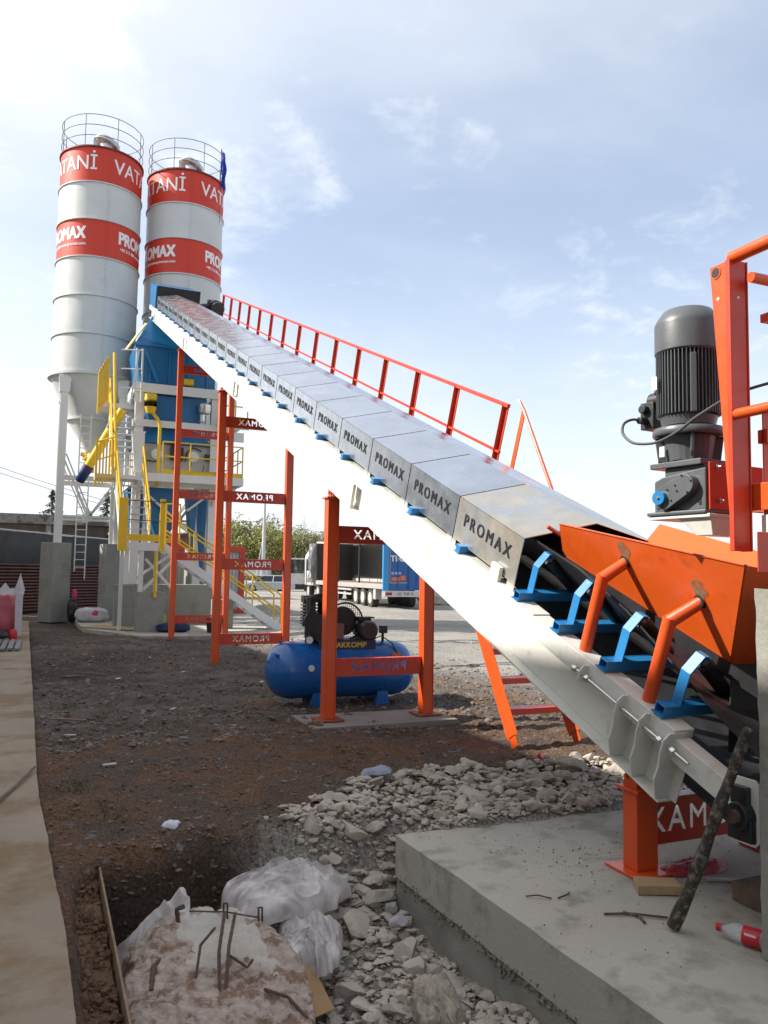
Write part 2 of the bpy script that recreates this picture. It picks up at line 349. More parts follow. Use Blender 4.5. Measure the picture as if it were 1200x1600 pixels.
def ground():
    def axis(lo, hi, step, far, g=1.22):
        a = list(np.arange(lo, hi, step)); s_, p = step, hi
        b = []
        while p < far: b.append(p); s_ *= g; p += s_
        return a, b
    ax, axr = axis(-1.0, 7.0, 0.055, 500); p, s_ = -1.0, 0.055; axl = []
    while p > -400: s_ *= 1.25; p -= s_; axl.append(p)
    xs = axl[::-1] + ax + axr
    ys0 = list(np.arange(1.0, 8.0, 0.05)); p, s_ = 8.0, 0.05; yf = []
    while p < 900: yf.append(p); s_ *= 1.02 if p < 40 else 1.15; p += s_
    p, s_ = 1.0, 0.05; yn = []
    while p > -60: s_ *= 1.4; p -= s_; yn.append(p)
    ys = yn[::-1] + ys0 + yf
    nx, ny = len(xs), len(ys)
    vs = [(x, y, ground_h(x, y)) for y in ys for x in xs]
    fs = [(j*nx+i, j*nx+i+1, (j+1)*nx+i+1, (j+1)*nx+i) for j in range(ny-1) for i in range(nx-1)]
    me = bpy.data.meshes.new('ground'); me.from_pydata(vs, [], fs); me.polygons.foreach_set('use_smooth', [True]*len(fs))
    o = bpy.data.objects.new('ground', me); sc.collection.objects.link(o); o['kind'] = 'structure'; o['label'] = 'bare brown earth and gravel yard with a dug pit'
    m = bpy.data.materials.new('earth'); m.use_nodes = True; N, L = m.node_tree.nodes, m.node_tree.links; bs = N['Principled BSDF']
    bs.inputs['Roughness'].default_value = 0.95; bs.inputs['Specular IOR Level'].default_value = 0.2
    g = N.new('ShaderNodeNewGeometry'); pos = g.outputs['Position']; sp = N.new('ShaderNodeSeparateXYZ'); L.new(pos, sp.inputs[0])
    def nz(s, d=6, r=0.6, dist=0.0):
        a = N.new('ShaderNodeTexNoise'); a.inputs['Scale'].default_value = s; a.inputs['Detail'].default_value = d
        a.inputs['Roughness'].default_value = r; a.inputs['Distortion'].default_value = dist; L.new(pos, a.inputs['Vector']); return a.outputs['Fac']
    def mr(v, a, b, c=0, d=1):
        q = N.new('ShaderNodeMapRange'); q.interpolation_type = 'SMOOTHSTEP'; L.new(v, q.inputs[0])
        for i, x in enumerate((a, b, c, d)): q.inputs[i+1].default_value = x
        return q.outputs[0]
    def mx(f, a, b):
        q = N.new('ShaderNodeMix'); q.data_type = 'RGBA'; L.new(f, q.inputs['Factor'])
        for k, v in (('A', a), ('B', b)):
            if isinstance(v, tuple): q.inputs[k].default_value = (*v, 1)
            else: L.new(v, q.inputs[k])
        return q.outputs['Result']
    def add(a, b, k=1.0):
        q = N.new('ShaderNodeMath'); q.operation = 'MULTIPLY_ADD'; L.new(b, q.inputs[0]); q.inputs[1].default_value = k; L.new(a, q.inputs[2]); return q.outputs[0]
    zv = N.new('ShaderNodeValue'); zv.outputs[0].default_value = 0.0; zero = zv.outputs[0]
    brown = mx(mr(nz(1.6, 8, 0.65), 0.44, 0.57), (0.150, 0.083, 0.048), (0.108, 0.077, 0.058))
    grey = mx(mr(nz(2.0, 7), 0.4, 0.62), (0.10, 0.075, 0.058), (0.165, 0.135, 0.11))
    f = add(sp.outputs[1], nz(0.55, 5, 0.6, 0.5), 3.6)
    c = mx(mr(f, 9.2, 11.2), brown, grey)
    c = mx(mr(nz(0.8, 6, 0.7), 0.56, 0.66), c, (0.20, 0.105, 0.05))
    pitm = mx(mr(sp.outputs[2], -1.86, -1.70), (0.062, 0.042, 0.030), c); c = pitm  # pit earth darkened with depth, its shadow painted into the colour
    rub = N.new('ShaderNodeMath'); rub.operation = 'MULTIPLY'; L.new(mr(add(sp.outputs[0], nz(3.0), 0.6), 1.35, 1.65), rub.inputs[0])
    L.new(mr(add(sp.outputs[1], nz(2.5), 0.8), 5.9, 5.5), rub.inputs[1]); c = mx(rub.outputs[0], c, (0.33, 0.30, 0.25))
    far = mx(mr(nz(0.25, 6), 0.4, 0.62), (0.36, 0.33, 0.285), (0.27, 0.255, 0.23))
    c = mx(mr(add(add(add(zero, sp.outputs[1], 0.6), sp.outputs[0], 2.3), nz(0.4), 6.0), 21.0, 31.0), c, far)  # pale gravel, plus sunlight painted into the right and far yard colour
    spk = mr(nz(55, 3, 0.7), 0.35, 0.68, 0.62, 1.35)
    hv = N.new('ShaderNodeHueSaturation'); L.new(spk, hv.inputs['Value']); L.new(c, hv.inputs['Color'])
    vor = N.new('ShaderNodeTexVoronoi'); vor.inputs['Scale'].default_value = 24; L.new(pos, vor.inputs['Vector'])
    vc = mx(mr(nz(7, 3), 0.60, 0.68), hv.outputs[0], vor.outputs['Color'])
    hs = N.new('ShaderNodeHueSaturation'); hs.inputs['Saturation'].default_value = 0.12; hs.inputs['Value'].default_value = 0.32; L.new(vor.outputs['Color'], hs.inputs['Color'])
    c2 = mx(mr(nz(9, 4), 0.60, 0.66, 0, 0.6), hv.outputs[0], hs.outputs[0])
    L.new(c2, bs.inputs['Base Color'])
    b = N.new('ShaderNodeBump'); b.inputs['Strength'].default_value = 0.9; b.inputs['Distance'].default_value = 0.03
    h = add(nz(30, 7, 0.7), vor.outputs['Distance'], -0.7); L.new(h, b.inputs['Height']); L.new(b.outputs[0], bs.inputs['Normal'])
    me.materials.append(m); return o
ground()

# concrete slabs
def slab(name, poly, top, bot, m, label, chip=0.012, seed=1):
    bm = bmesh.new(); vs = [bm.verts.new((x, y, top)) for x, y in poly]; f = bm.faces.new(vs)
    r = bmesh.ops.extrude_face_region(bm, geom=[f])
    for v in r['geom']:
        if isinstance(v, bmesh.types.BMVert): v.co.z = bot
    bmesh.ops.recalc_face_normals(bm, faces=bm.faces)
    bmesh.ops.subdivide_edges(bm, edges=[e for e in bm.edges if e.calc_length() > 0.3], cuts=40, use_grid_fill=True)
    for v in bm.verts:
        k = noise.noise(v.co*3.1)*0.6 + noise.noise(v.co*9.0)*0.4
        v.co += Vector((k*chip, noise.noise(v.co*5+Vector((9, 2, 1)))*chip, (noise.noise(v.co*1.4)*0.5)*chip))
    me = bpy.data.meshes.new(name); bm.to_mesh(me); bm.free(); me.materials.append(m)
    o = bpy.data.objects.new(name, me); sc.collection.objects.link(o); o['kind'] = 'structure'; o['label'] = label; return o
slab('concrete_foundation', [(2.14, 4.75), (2.255, 0.5), (7.0, 0.5), (7.0, 4.62)], -1.65, -1.90, CONS, 'pale grey concrete foundation slab under the tail of the conveyor')
slab('concrete_footing', [(2.155, 4.74), (2.265, 0.5), (6.9, 0.5), (6.9, 4.5)], -1.905, -3.0, CONC, 'rougher lower pour beneath the foundation slab', chip=0.022)
mb = MB(); pr = random.Random(8)
for i in range(700):      # honeycombed seam between the two pours
    y = pr.uniform(2.2, 4.7); rock(mb, (2.148+(4.75-y)*.027+pr.uniform(-.004, .012), y, -1.905+.03*noise.noise(Vector((y*3, 0, 0)))+pr.gauss(0, .022)), pr.uniform(.006, .018), 1, seed=i+40)
mb.build('honeycomb_seam', mat('honeycomb_concrete', (.22, .205, .17), .95, var=.5, vscale=30), kind='stuff', label='honeycombed stony seam along the side of the foundation slab')
slab('concrete_walkway', [(-0.29, 27.0), (0.05, 6.5), (0.17, 4.0), (0.23, 0.5), (-7.0, 0.5), (-7.0, 27.0)], -1.62, -2.4, CONT, 'long stained concrete walkway along the left edge')
slab('concrete_apron', [(1.0, 29.5), (1.2, 24.3), (2.4, 21.4), (5.0, 20.9), (8.0, 22.8), (8.0, 31.5), (1.5, 31.5)], -1.695, -2.2, CONS, 'pale concrete apron under the batching tower', chip=0.006)

# eroded formwork edge beside the walkway
mb = MB()
pr = random.Random(3)
mb = MB()
mb.box(.22, .372, 2.0, 5.45, -2.1, -1.80)
for i in range(1500):
    y = pr.uniform(2.2, 5.6); x = pr.uniform(0.22, 0.375); rock(mb, (x, y, -1.795+.03*noise.noise(Vector((x*9, y*4, 0)))), .007*4.5**(pr.random()**1.6), 1, seed=i)
mb.build('loose_soil', mat('orange_soil', (0.15, 0.08, 0.04), 0.95, var=0.35, vscale=14, bump=0.8, bscale=50), kind='stuff', label='crumbling orange soil packed along the walkway edge')
mb = MB(); mb.box(0.385, 0.397, 2.5, 5.3, -2.0, -1.735)
mb.build('formwork_board', mat('tan_board', (.26,.17,.10), .9, var=.35, vscale=9, bump=.4), label='weathered board holding back orange soil beside the pit', cat='board', bevel=0.003)

# loose stones over the yard (stuff)
def scatter(name, n, xr, yr, rr_, material, label, lift=0.2, seed=1, dens=None, sub=1, keep=None):
    mb = MB(); rd = random.Random(seed); protos = []
    for k in range(10):
        q = MB(); rock(q, (0, 0, 0), 1.0, sub, (1, rd.uniform(.5, .95), rd.uniform(.25, .6)), 0.4, seed=k+seed*31); protos.append((q.v, q.f))
    c = 0
    while c < n:
        x = rd.uniform(*xr); y = yr[0] + (yr[1]-yr[0])*rd.random()**1.5
        if keep and not keep(x, y, rd): continue
        r = rr_[0]*(rr_[1]/rr_[0])**(rd.random()**2.2); vs, fs = protos[rd.randrange(10)]
        M = Matrix.Translation((x, y, ground_h(x, y)+r*lift)) @ Matrix.Rotation(rd.uniform(0, 6.28), 4, 'Z') @ Matrix.Rotation(rd.uniform(-.4, .4), 4, 'X') @ Matrix.Scale(r, 4)
        mb.add(vs, fs, M); c += 1
    return mb.build(name, material, kind='stuff', label=label, recalc=False)
STN = mat('grey_stones', (0.19, 0.16, 0.135), 0.9, var=0.55, vscale=2.5, col2=(0.10, 0.078, 0.062), c2=(0.45, 0.6), c2scale=1.8)
STB = mat('brown_stones', (0.14, 0.09, 0.06), 0.9, var=0.6, vscale=5, col2=(0.26, 0.215, 0.17), c2=(0.56, 0.64), c2scale=6)
notslab = lambda x, y, rd: not (x > 2.0 and y < 4.8) and x > 0.05+max(0, 6-y)*0.03 and not (y < 5 and x < 0.4)
scatter('gravel', 9000, (0.05, 8.0), (8.0, 21.0), (0.010, 0.060), STN, 'grey broken stones spread over the yard', seed=2, keep=notslab)
scatter('gravel', 15000, (0.1, 6.5), (4.6, 12.0), (0.005, 0.030), STB, 'brown pebbles in the dug earth', seed=3, keep=notslab)
scatter('gravel', 1500, (0.0, 16.0), (16, 34.0), (0.012, 0.04), mat('pale_stones', (.30, .275, .24), .9, var=.35), 'coarse stones in the distance', seed=4, keep=lambda x, y, rd: not (1 < x < 8 and y > 21))
scatter('gravel', 2600, (0.4, 2.1), (3.0, 5.4), (0.006, 0.035), STB, 'small stones on the walls of the pit', seed=5)

# rubble
def rub_keep(x, y, rd):
    if y > 4.74: return 1.55 + (y-4.7)*0.12 < x < 4.9 and y < 5.9 + 0.35*noise.noise(Vector((x*1.5, 2, 2))) - 0.25*(x < 2.2)
    return 1.33 + 0.12*math.sin(y*5) < x < 2.16
scatter('rubble', 6500, (1.3, 4.9), (2.6, 6.0), (0.010, 0.065), RUB, 'fine grey concrete rubble beside and behind the foundation slab', lift=0.35, seed=6, keep=rub_keep)
scatter('rubble', 750, (1.5, 4.9), (4.72, 5.9), (0.030, 0.085), RUB, 'fist-sized concrete rubble heaped behind the foundation slab', lift=0.55, seed=16, keep=rub_keep, sub=2)
scatter('rubble', 1700, (2.1, 4.9), (4.72, 5.35), (0.010, 0.05), RUB, 'concrete crumbs along the back edge of the slab', lift=0.4, seed=36)
scatter('rubble', 260, (1.35, 2.15), (3.0, 5.4), (0.03, 0.10), RUB, 'palm-sized slabs of broken concrete on the rubble slope', lift=0.4, seed=26, keep=lambda x, y, rd: x > 1.33+.1*math.sin(y*5), sub=2)
chunks = [ # x, y, r, squash, label
 (1.83, 4.62, .20, (1.1,.8,.55), 'largest flat concrete chunk on the rubble slope left of the slab corner'),
 (1.95, 5.05, .17, (.8,.7,.55), 'grey chunk leaning near the slab corner'),
 (1.72, 5.15, .14, (.6,.9,.6), 'narrow chunk at the left rim of the rubble slope'),
 (2.03, 4.78, .15, (.7,1.1,.6), 'chunk wedged against the slab corner'),
 (1.98, 4.22, .13, (1.1,.8,.9), 'pale smooth chunk beside the lower slab face'),
 (2.02, 4.02, .10, (1,.8,.7), 'dark angular chunk under the pale smooth one'),
 (1.62, 4.15, .12, (1.2,.9,.5), 'flat tilted chunk in the middle of the rubble slope'),
 (1.55, 3.85, .12, (1.2,.8,.4), 'thin pale slab fragment low on the rubble slope'),
 (1.75, 3.80, .11, (1.1,.7,.4), 'lowest flat fragment near the foot of the slab'),
 (2.9, 5.15, .17, (1.3,.8,.35), 'broad flat fragment on top of the rubble bank'),
 (2.5, 5.35, .14, (1.2,.8,.4), 'flat fragment at the left end of the rubble bank'),
 (3.5, 5.3, .13, (1.2,.9,.5), 'flat fragment in the middle of the rubble bank'),
 (4.05, 5.5, .15, (1.1,.9,.8), 'rounded sandy lump on the right of the rubble bank'),
 (4.35, 5.2, .16, (1.2,.8,.7), 'rounded sandy lump nearest the orange tail support'),
 (3.75, 5.75, .12, (1,.9,.8), 'rounded sandy lump on the back edge of the rubble bank')]
for i, (x, y, r, sq, lab) in enumerate(chunks):
    mb = MB(); r *= .85; rock(mb, (x, y, ground_h(x, y)+r*sq[2]*0.4), r, 3, sq, 0.35, seed=200+i)
    mb.build('concrete_chunk', RUB, label=lab, cat='rubble chunk', group='larger pieces of broken concrete')

# ---------------- belt conveyor (frame: x across, y along the slope, z square to it) ----------------
INC = R(21.8)
CV = Matrix.Rotation(INC, 4, 'X')
def cvp(x, s, n): return CV @ Vector((x, s, n))
XL, XR = 2.98, 4.34
t = thing('belt_conveyor', 'long inclined belt conveyor with cream side beams, galvanised covers and black belt', 'conveyor', tuple(cvp(3.66, 2.4, -2.2)))
conv = t
for sgn, xo, xi in ((-1, XL, XL+0.13), (1, XR, XR-0.13)):
    mb = MB(CV)
    mb.box(min(xo, xi), max(xo, xi), 2.68, 28.9, -2.03, -1.90)
    wx = xo - sgn*0.085
    mb.box(wx-0.005, wx+0.005, 2.62, 28.9, -2.300, -2.032)
    mb.box(min(xo, xi)+0.001, max(xo, xi)-0.001, 2.66, 28.9, -2.315, -2.301)
    mb.box(min(xo, xi)-0.004, max(xo, xi)+0.004, 4.05, 28.9, -1.899, -1.892)
    mb.build('side_beam', WB, t, bevel=0.004)
# stiffeners on the near beam
for s_ in (7.66, 14.13, 20.6, 27.3):
    mb = MB(CV)
    mb.prism([(s_-0.07, -2.04), (s_+0.07, -2.04), (s_+0.07, -2.17), (s_+0.035, -2.18), (s_+0.035, -2.22), (s_+0.07, -2.235), (s_+0.07, -2.299), (s_-0.07, -2.299)], 0, XL-0.004, XL+0.03)
    mb.build('splice_plate', WB, t, bevel=0.004)
# tail take-up gussets with their rod and the sliding inner tube
for sgn, xo in ((-1, XL), (1, XR)):
    for k, s_ in enumerate((3.42, 3.06, 2.87, 2.68)):
        q = 0.085
        mb = MB(CV)
        if k == 0: poly = [(xo+sgn*0.055, -1.96), (xo+sgn*0.055, -2.02), (xo-sgn*q, -2.06), (xo-sgn*q, -1.94), (xo+sgn*0.03, -1.925)]
        else:
            poly = [(xo-sgn*q, -1.915), (xo+sgn*0.03, -1.915), (xo+sgn*0.06, -1.95), (xo+sgn*0.06, -2.03), (xo+sgn*0.045, -2.10), (xo+sgn*0.05, -2.18), (xo+sgn*0.005, -2.299), (xo-sgn*q, -2.299)]
        mb.prism(poly, 1, s_-0.006, s_+0.006)
        mb.build('gusset', WB, t, bevel=0.002)
    mb = MB(CV); mb.cyl((xo+sgn*0.028, 2.52, -1.985), (xo+sgn*0.028, 3.52, -1.985), 0.010, n=10)
    for s_ in (3.49, 3.37, 2.63, 2.73): mb.cyl((xo+sgn*0.028, s_-0.012, -1.985), (xo+sgn*0.028, s_+0.012, -1.985), 0.02, n=6)
    mb.build('takeup_rod', STEEL, t, smooth=True)
    mb = MB(CV); mb.box(min(xo-sgn*0.11, xo+sgn*-0.015), max(xo-sgn*0.11, xo-sgn*0.015), 2.33, 2.75, -2.065, -1.945)
    mb.build('takeup_tube', WB, t, bevel=0.004)
    # upright bearing plate + pillow block
    cy, cz = 2.775, -1.045; xa, xb = sorted((xo, xo-sgn*0.012))
    mb = MB(); mb.prism([(cy-.07, cz-.145), (cy+.065, cz-.145), (cy+.085, cz-.125), (cy+.085, cz+.125), (cy+.065, cz+.145), (cy-.07, cz+.145), (cy-.09, cz+.125), (cy-.09, cz-.125)], 0, xa, xb); bp = mb.build('bearing_plate', WB, t, bevel=0.003)
    X0 = xo+sgn*0.002; X1 = xo+sgn*0.055
    mb = MB(); mb.cyl((X0, cy-.01, cz-.02), (X1, cy-.01, cz-.02), 0.068, 0.060, n=24); a_, b_ = sorted((X0, X1-sgn*.02)); mb.box(a_, b_, cy-.075, cy+.06, cz-.13, cz-.03); mb.box(a_, b_, cy-.05, cy+.04, cz+.03, cz+.11)
    mb.build('bearing_housing', BKP, bp, smooth=True, bevel=0.003)
    mb = MB(); mb.cyl((xo-sgn*0.1, cy-.01, cz-.02), (xo+sgn*0.085, cy-.01, cz-.02), 0.030, n=20); mb.build('shaft_end', RUST, bp, smooth=True)
mb = MB(); mb.cyl((XL+0.14, 2.765, -1.065), (XR-0.14, 2.765, -1.065), 0.17, n=32); mb.build('tail_pulley', BK, t, smooth=True)
# belt: troughed carrying run, flattening toward the tail, and the flat return run
mb = MB(CV); rows = []
ss_ = [2.18, 2.32, 2.5, 2.7, 3.0, 3.4, 3.9, 4.4] + [5+i for i in range(24)]
for s_ in ss_:
    k = ss(2.1, 3.9, s_); xs = [3.14, 3.25, 3.38, 3.46, 3.66, 3.86, 3.94, 4.07, 4.18]
    rows.append([(x, s_, -1.825 + k*0.02 + k*max(0, abs(x-3.66)-0.2)*0.95) for x in xs])
nv = len(rows[0]); vs = [p for r_ in rows for p in r_]; vs2 = [(p[0], p[1], p[2]-0.014) for p in vs]; n0 = len(vs)
fs = [(j*nv+i, j*nv+i+1, (j+1)*nv+i+1, (j+1)*nv+i) for j in range(len(rows)-1) for i in range(nv-1)]
fb = [tuple(n0+k for k in reversed(f)) for f in fs]
ed = [(j*nv, (j+1)*nv, n0+(j+1)*nv, n0+j*nv) for j in range(len(rows)-1)] + [(j*nv+nv-1, n0+j*nv+nv-1, n0+(j+1)*nv+nv-1, (j+1)*nv+nv-1) for j in range(len(rows)-1)]
mb.add(vs+vs2, fs+fb+ed)
mb.box(3.2, 4.12, 2.2, 28.6, -2.265, -2.25)
mb.build('belt', BELT, t, smooth=True)
# idler sets
def idler(s_, near=True):
    mb = MB(CV); mb.box(XL+0.005, XR-0.005, s_-0.035, s_-0.029, -1.89, -1.83); mb.box(XL+0.005, XR-0.005, s_+0.029, s_+0.035, -1.89, -1.83)
    mb.box(XL+0.006, XR-0.006, s_-0.029, s_+0.029, -1.838, -1.832)
    mb.box(XL-0.012, XL+0.15, s_-0.042, s_+0.042, -1.8895, -1.883)
    b = mb.build('idler_frame', BL, t, bevel=0.002)
    for sg, xo in ((-1, XL), (1, XR)):
        mb = MB(CV); xt = xo - sg*0.185
        q = [(xo-sg*0.10, s_), (xo-sg*0.115, s_), (xt, s_)]
        prf = [(xo-sg*0.16, -1.8315), (xo-sg*0.105, -1.8315), (xo-sg*0.108, -1.645), (xt+sg*0.01, -1.548), (xt-sg*0.025, -1.548), (xt-sg*0.035, -1.58), (xt-sg*0.027, -1.58), (xt-sg*0.02, -1.556), (xt+sg*0.006, -1.556), (xo-sg*0.116, -1.65), (xo-sg*0.113, -1.8235), (xo-sg*0.16, -1.8235)]
        mb.prism(prf, 1, s_-0.034, s_+0.034)
        mb.build('idler_bracket', BL, b, bevel=0.001)
        mb = MB(CV); mb.cyl((xt-sg*0.0, s_, -1.578), (xt-sg*0.035, s_, -1.60), 0.026, n=18)
        mb.cyl((xt+sg*0.022, s_, -1.567), (xt-sg*0.0, s_, -1.578), 0.010, n=8)
        mb.build('roller_cap', STEEL if near else BL, b, smooth=True)
        mb = MB(CV); mb.cyl((xt-sg*0.03, s_, -1.60), (xo-sg*0.46, s_, -1.80), 0.044, n=20); mb.build('roller', BK, b, smooth=True)
        mb = MB(CV)
        mb.prism([(s_-0.03, -1.832), (s_+0.03, -1.832), (s_+0.022, -1.77), (s_-0.022, -1.77)], 0, xo-sg*0.455, xo-sg*0.463)
        mb.build('roller_support', STEEL if near else BL, b)
    mb = MB(CV); mb.cyl((3.46, s_+0.05, -1.87), (3.86, s_+0.05, -1.87), 0.045, n=20); mb.build('roller', BK, b, smooth=True)
for k in range(4): idler(2.82+k*0.49, True)
for k in range(23): 
    s_ = 5.2+k*0.965
    mb = MB(CV); mb.box(XL+0.005, XR-0.005, s_-0.035, s_+0.035, -1.89, -1.83); mb.box(XL-0.012, XL+0.15, s_-0.045, s_+0.045, -1.8895, -1.883)
    mb.build('idler_frame', BL, t, bevel=0.002)
# covers: 23 gabled galvanised sheets with lettering
XC0, XC1, XM = 3.05, 4.20, 3.625
for k in range(23):
    s0, s1 = 4.43+k+0.004, 5.43+k-0.004
    mb = MB(CV); th = 0.003
    for s_a, s_b in ((s0, s1),):
        mb.hexa([(XC0, s_a, -1.845), (XC0, s_b, -1.845), (XC0, s_b, -1.50), (XC0, s_a, -1.50)], [(XC0+th, s_a, -1.845), (XC0+th, s_b, -1.845), (XC0+th, s_b, -1.502), (XC0+th, s_a, -1.502)])
        mb.hexa([(XC1, s_a, -1.845), (XC1, s_b, -1.845), (XC1, s_b, -1.50), (XC1, s_a, -1.50)], [(XC1-th, s_a, -1.845), (XC1-th, s_b, -1.845), (XC1-th, s_b, -1.502), (XC1-th, s_a, -1.502)])
        mb.hexa([(XC0, s_a, -1.50), (XC0, s_b, -1.50), (XM, s_b, -1.365), (XM, s_a, -1.365)], [(XC0, s_a, -1.503), (XC0, s_b, -1.503), (XM, s_b, -1.368), (XM, s_a, -1.368)])
        mb.hexa([(XC1, s_a, -1.50), (XC1, s_b, -1.50), (XM, s_b, -1.365), (XM, s_a, -1.365)], [(XC1, s_a, -1.503), (XC1, s_b, -1.503), (XM, s_b, -1.368), (XM, s_a, -1.368)])
    for xx in (XC0-0.0015, XC1-0.0015):        # feet
        for sa, sb in ((s0, s0+0.10), (s1-0.06, s1)): mb.box(xx, xx+0.003, sa, sb, -1.90, -1.846)
    mb.box(XC0-0.004, XC0-0.0005, s0-0.0, s0+0.025, -1.845, -1.502)   # lap seam
    mb.hexa([(XC0, s0, -1.4995), (XC0, s0+.03, -1.4995), (XM, s0+.03, -1.3645), (XM, s0, -1.3645)], [(XC0, s0, -1.496), (XC0, s0+.03, -1.496), (XM, s0+.03, -1.361), (XM, s0, -1.361)])
    cv_ = mb.build('cover', GALW if k == 0 else GAL, t)
    tv, tf = text_mesh('PROMAX', 0.142, 0.0022, 0.0008, 1.42)
    mb = MB(CV @ frame((XC0-0.0035, (s0+s1)/2, -1.655), (0, -1, 0), (0, 0, 1), (-1, 0, 0))); mb.add(tv, tf); mb.build('lettering', TXK, cv_, recalc=False)
# near end of the cover: white foot bracket
mb = MB(CV); mb.box(XL+0.03, XL+0.06, 4.60, 4.72, -1.90, -1.78); mb.box(XL+0.03, XL+0.09, 4.60, 4.72, -1.90, -1.893); mb.build('cover_bracket', WB, t)
# head box at the top end and the drive motor
mb = MB(CV)
mb.box(3.0, 3.03, 27.45, 29.3, -1.95, -1.20); mb.box(4.36, 4.39, 27.45, 29.3, -1.95, -1.20); mb.box(3.031, 4.359, 27.5, 29.3, -1.22, -1.19)
mb.box(3.031, 4.359, 29.27, 29.3, -1.95, -1.221)
mb.build('head_box', BLT, t)
mb = MB(CV); mb.box(3.035, 4.40, 27.44, 27.449, -1.90, -1.17); mb.build('dark_head_opening', BK, t)  # black sheet standing for the shaded inside of the head box
mb = MB(CV); mb.cyl((4.95, 27.2, -1.62), (4.95, 27.75, -1.62), 0.235, n=24); mb.cyl((4.95, 27.12, -1.62), (4.95, 27.2, -1.62), 0.205, 0.235, n=24)
mb.cyl((4.4, 27.95, -1.75), (4.95, 27.95, -1.62), 0.14, n=16); mb.box(4.75, 5.15, 27.75, 28.1, -1.85, -1.4)
for k in range(24):
    a = k*math.pi/12; mb.bar((4.95+0.245*math.cos(a), 27.2, -1.62+0.245*math.sin(a)), (4.95+0.245*math.cos(a), 27.72, -1.62+0.245*math.sin(a)), 0.012, 0.03, up=(math.cos(a), 0, math.sin(a)))
mb.build('drive_motor', DG, t, smooth=True)
# cross ties and walkway on the far side with its handrail
mb = MB(CV)
for k in range(13): mb.box(3.115, 4.205, 3.9+k*2, 3.96+k*2, -2.295, -2.27)
mb.parts('cross_tie', WB, t)
mb = MB(CV); mb.box(4.42, 5.16, 8.3, 28.6, -2.19, -2.16)
for k in range(15): mb.box(4.345, 5.15, 8.4+k*1.4, 8.45+k*1.4, -2.26, -2.195)
mb.build('walkway', GAL, t)
RX = 5.12
mb = MB(CV); mb.bar((RX, 8.37, -1.145), (RX, 27.3, -1.145), 0.045, 0.045); hr = mb.build('handrail', ORR, t, bevel=0.004)
mb = MB(CV); mb.bar((RX, 8.37, -1.72), (RX, 27.3, -1.72), 0.03, 0.03); mb.build('mid_rail', ORR, t)
for k in range(15):
    s_ = 8.45+k*1.34
    mb = MB(CV); mb.bar((RX+0.03, s_, -2.17), (RX+0.03, s_, -1.14), 0.012, 0.07); mb.bar((RX, s_+0.03, -2.17), (RX, s_+0.03, -1.14), 0.06, 0.006)
    mb.build('rail_post', ORR, t)
# ---------------- steel stair to the walkway ----------------
t = thing('steel_ladder', 'short steep orange stair standing on the ground under the conveyor walkway', 'ladder', (4.78, 7.1, -1.68))
def stp(x, f, dz=0): a = Vector((x, 6.90, -1.70)); b = Vector((x, 8.66, 1.15)); return a.lerp(b, f)+Vector((0, 0, dz))
for x in (4.4, 5.15):
    mb = MB(); mb.bar(stp(x, 0.03), stp(x, 1), 0.010, 0.21, up=(0, 1, 0)); mb.bar(stp(x, 0), stp(x, 0.035), 0.010, 0.12, up=(0, 1, 0)); mb.build('stringer', OR, t, bevel=0.003)
for k in range(1, 10):
    p = stp(4.4, k/10+0.02)
    mb = MB(); mb.box(4.41, 5.14, p.y-0.09, p.y+0.09, p.z-0.012, p.z+0.01); mb.box(4.41, 5.14, p.y-0.098, p.y-0.0905, p.z-0.05, p.z+0.01); mb.build('tread', ORR, t, bevel=0.003)
for x in (5.17,):
    mb = MB(); mb.bar(cvp(x, 8.1, -2.1), cvp(x, 8.1, -1.14), 0.012, 0.075); mb.tube([cvp(x, 8.25, -1.05), cvp(x, 8.1, -1.14), (x, 7.15, 0.55), (x, 6.75, -0.55), (x, 6.95, -1.0)], 0.02, 8)
    mb.build('stair_rail', OR, t, smooth=True)

# ---------------- trestles ----------------
webs = {}
def web_mesh(w, h, key):
    if key in webs: return webs[key]
    mb = MB(); mb.box(-w/2, w/2, -0.004, 0.004, -h/2, h/2); o = mb.build('crossbeam', ORR, None, kind='x'); 
    tv, tf = text_mesh('PROMAX', h*0.74, h*0.016, 0.03, 1.25, True)
    q = MB(frame((0, 0, 0), (-1, 0, 0), (0, 0, 1), (0, 1, 0))); q.add(tv, tf); c = q.build('cutter', ORR, None, kind='x')
    c.location = (0, 0, 0)
    m = o.modifiers.new('b', 'BOOLEAN'); m.object = c; m.operation = 'DIFFERENCE'; m.solver = 'EXACT'; m.use_self = True
    dg = bpy.context.evaluated_depsgraph_get(); dg.update(); me = bpy.data.meshes.new_from_object(o.evaluated_get(dg))
    if len(me.polygons) < 20: print('BOOLEAN FAILED', key, len(me.polygons))
    bpy.data.objects.remove(o); bpy.data.objects.remove(c)
    bm = bmesh.new(); bm.from_mesh(me)          # channel flanges behind the web
    for zz in (-h/2+0.004, h/2-0.004):
        for a, b_ in ((-w/2, w/2),):
            vs = [bm.verts.new(p) for p in ((a, 0.0045, zz-0.004), (b_, 0.0045, zz-0.004), (b_, 0.09, zz-0.004), (a, 0.09, zz-0.004), (a, 0.0045, zz+0.004), (b_, 0.0045, zz+0.004), (b_, 0.09, zz+0.004), (a, 0.09, zz+0.004))]
            for f in ((0,3,2,1),(4,5,6,7),(0,1,5,4),(1,2,6,5),(2,3,7,6),(3,0,4,7)): bm.faces.new([vs[i] for i in f])
    bmesh.ops.recalc_face_normals(bm, faces=bm.faces); bm.to_mesh(me); bm.free()
    me.materials.clear(); me.materials.append(ORR); webs[key] = me; return me
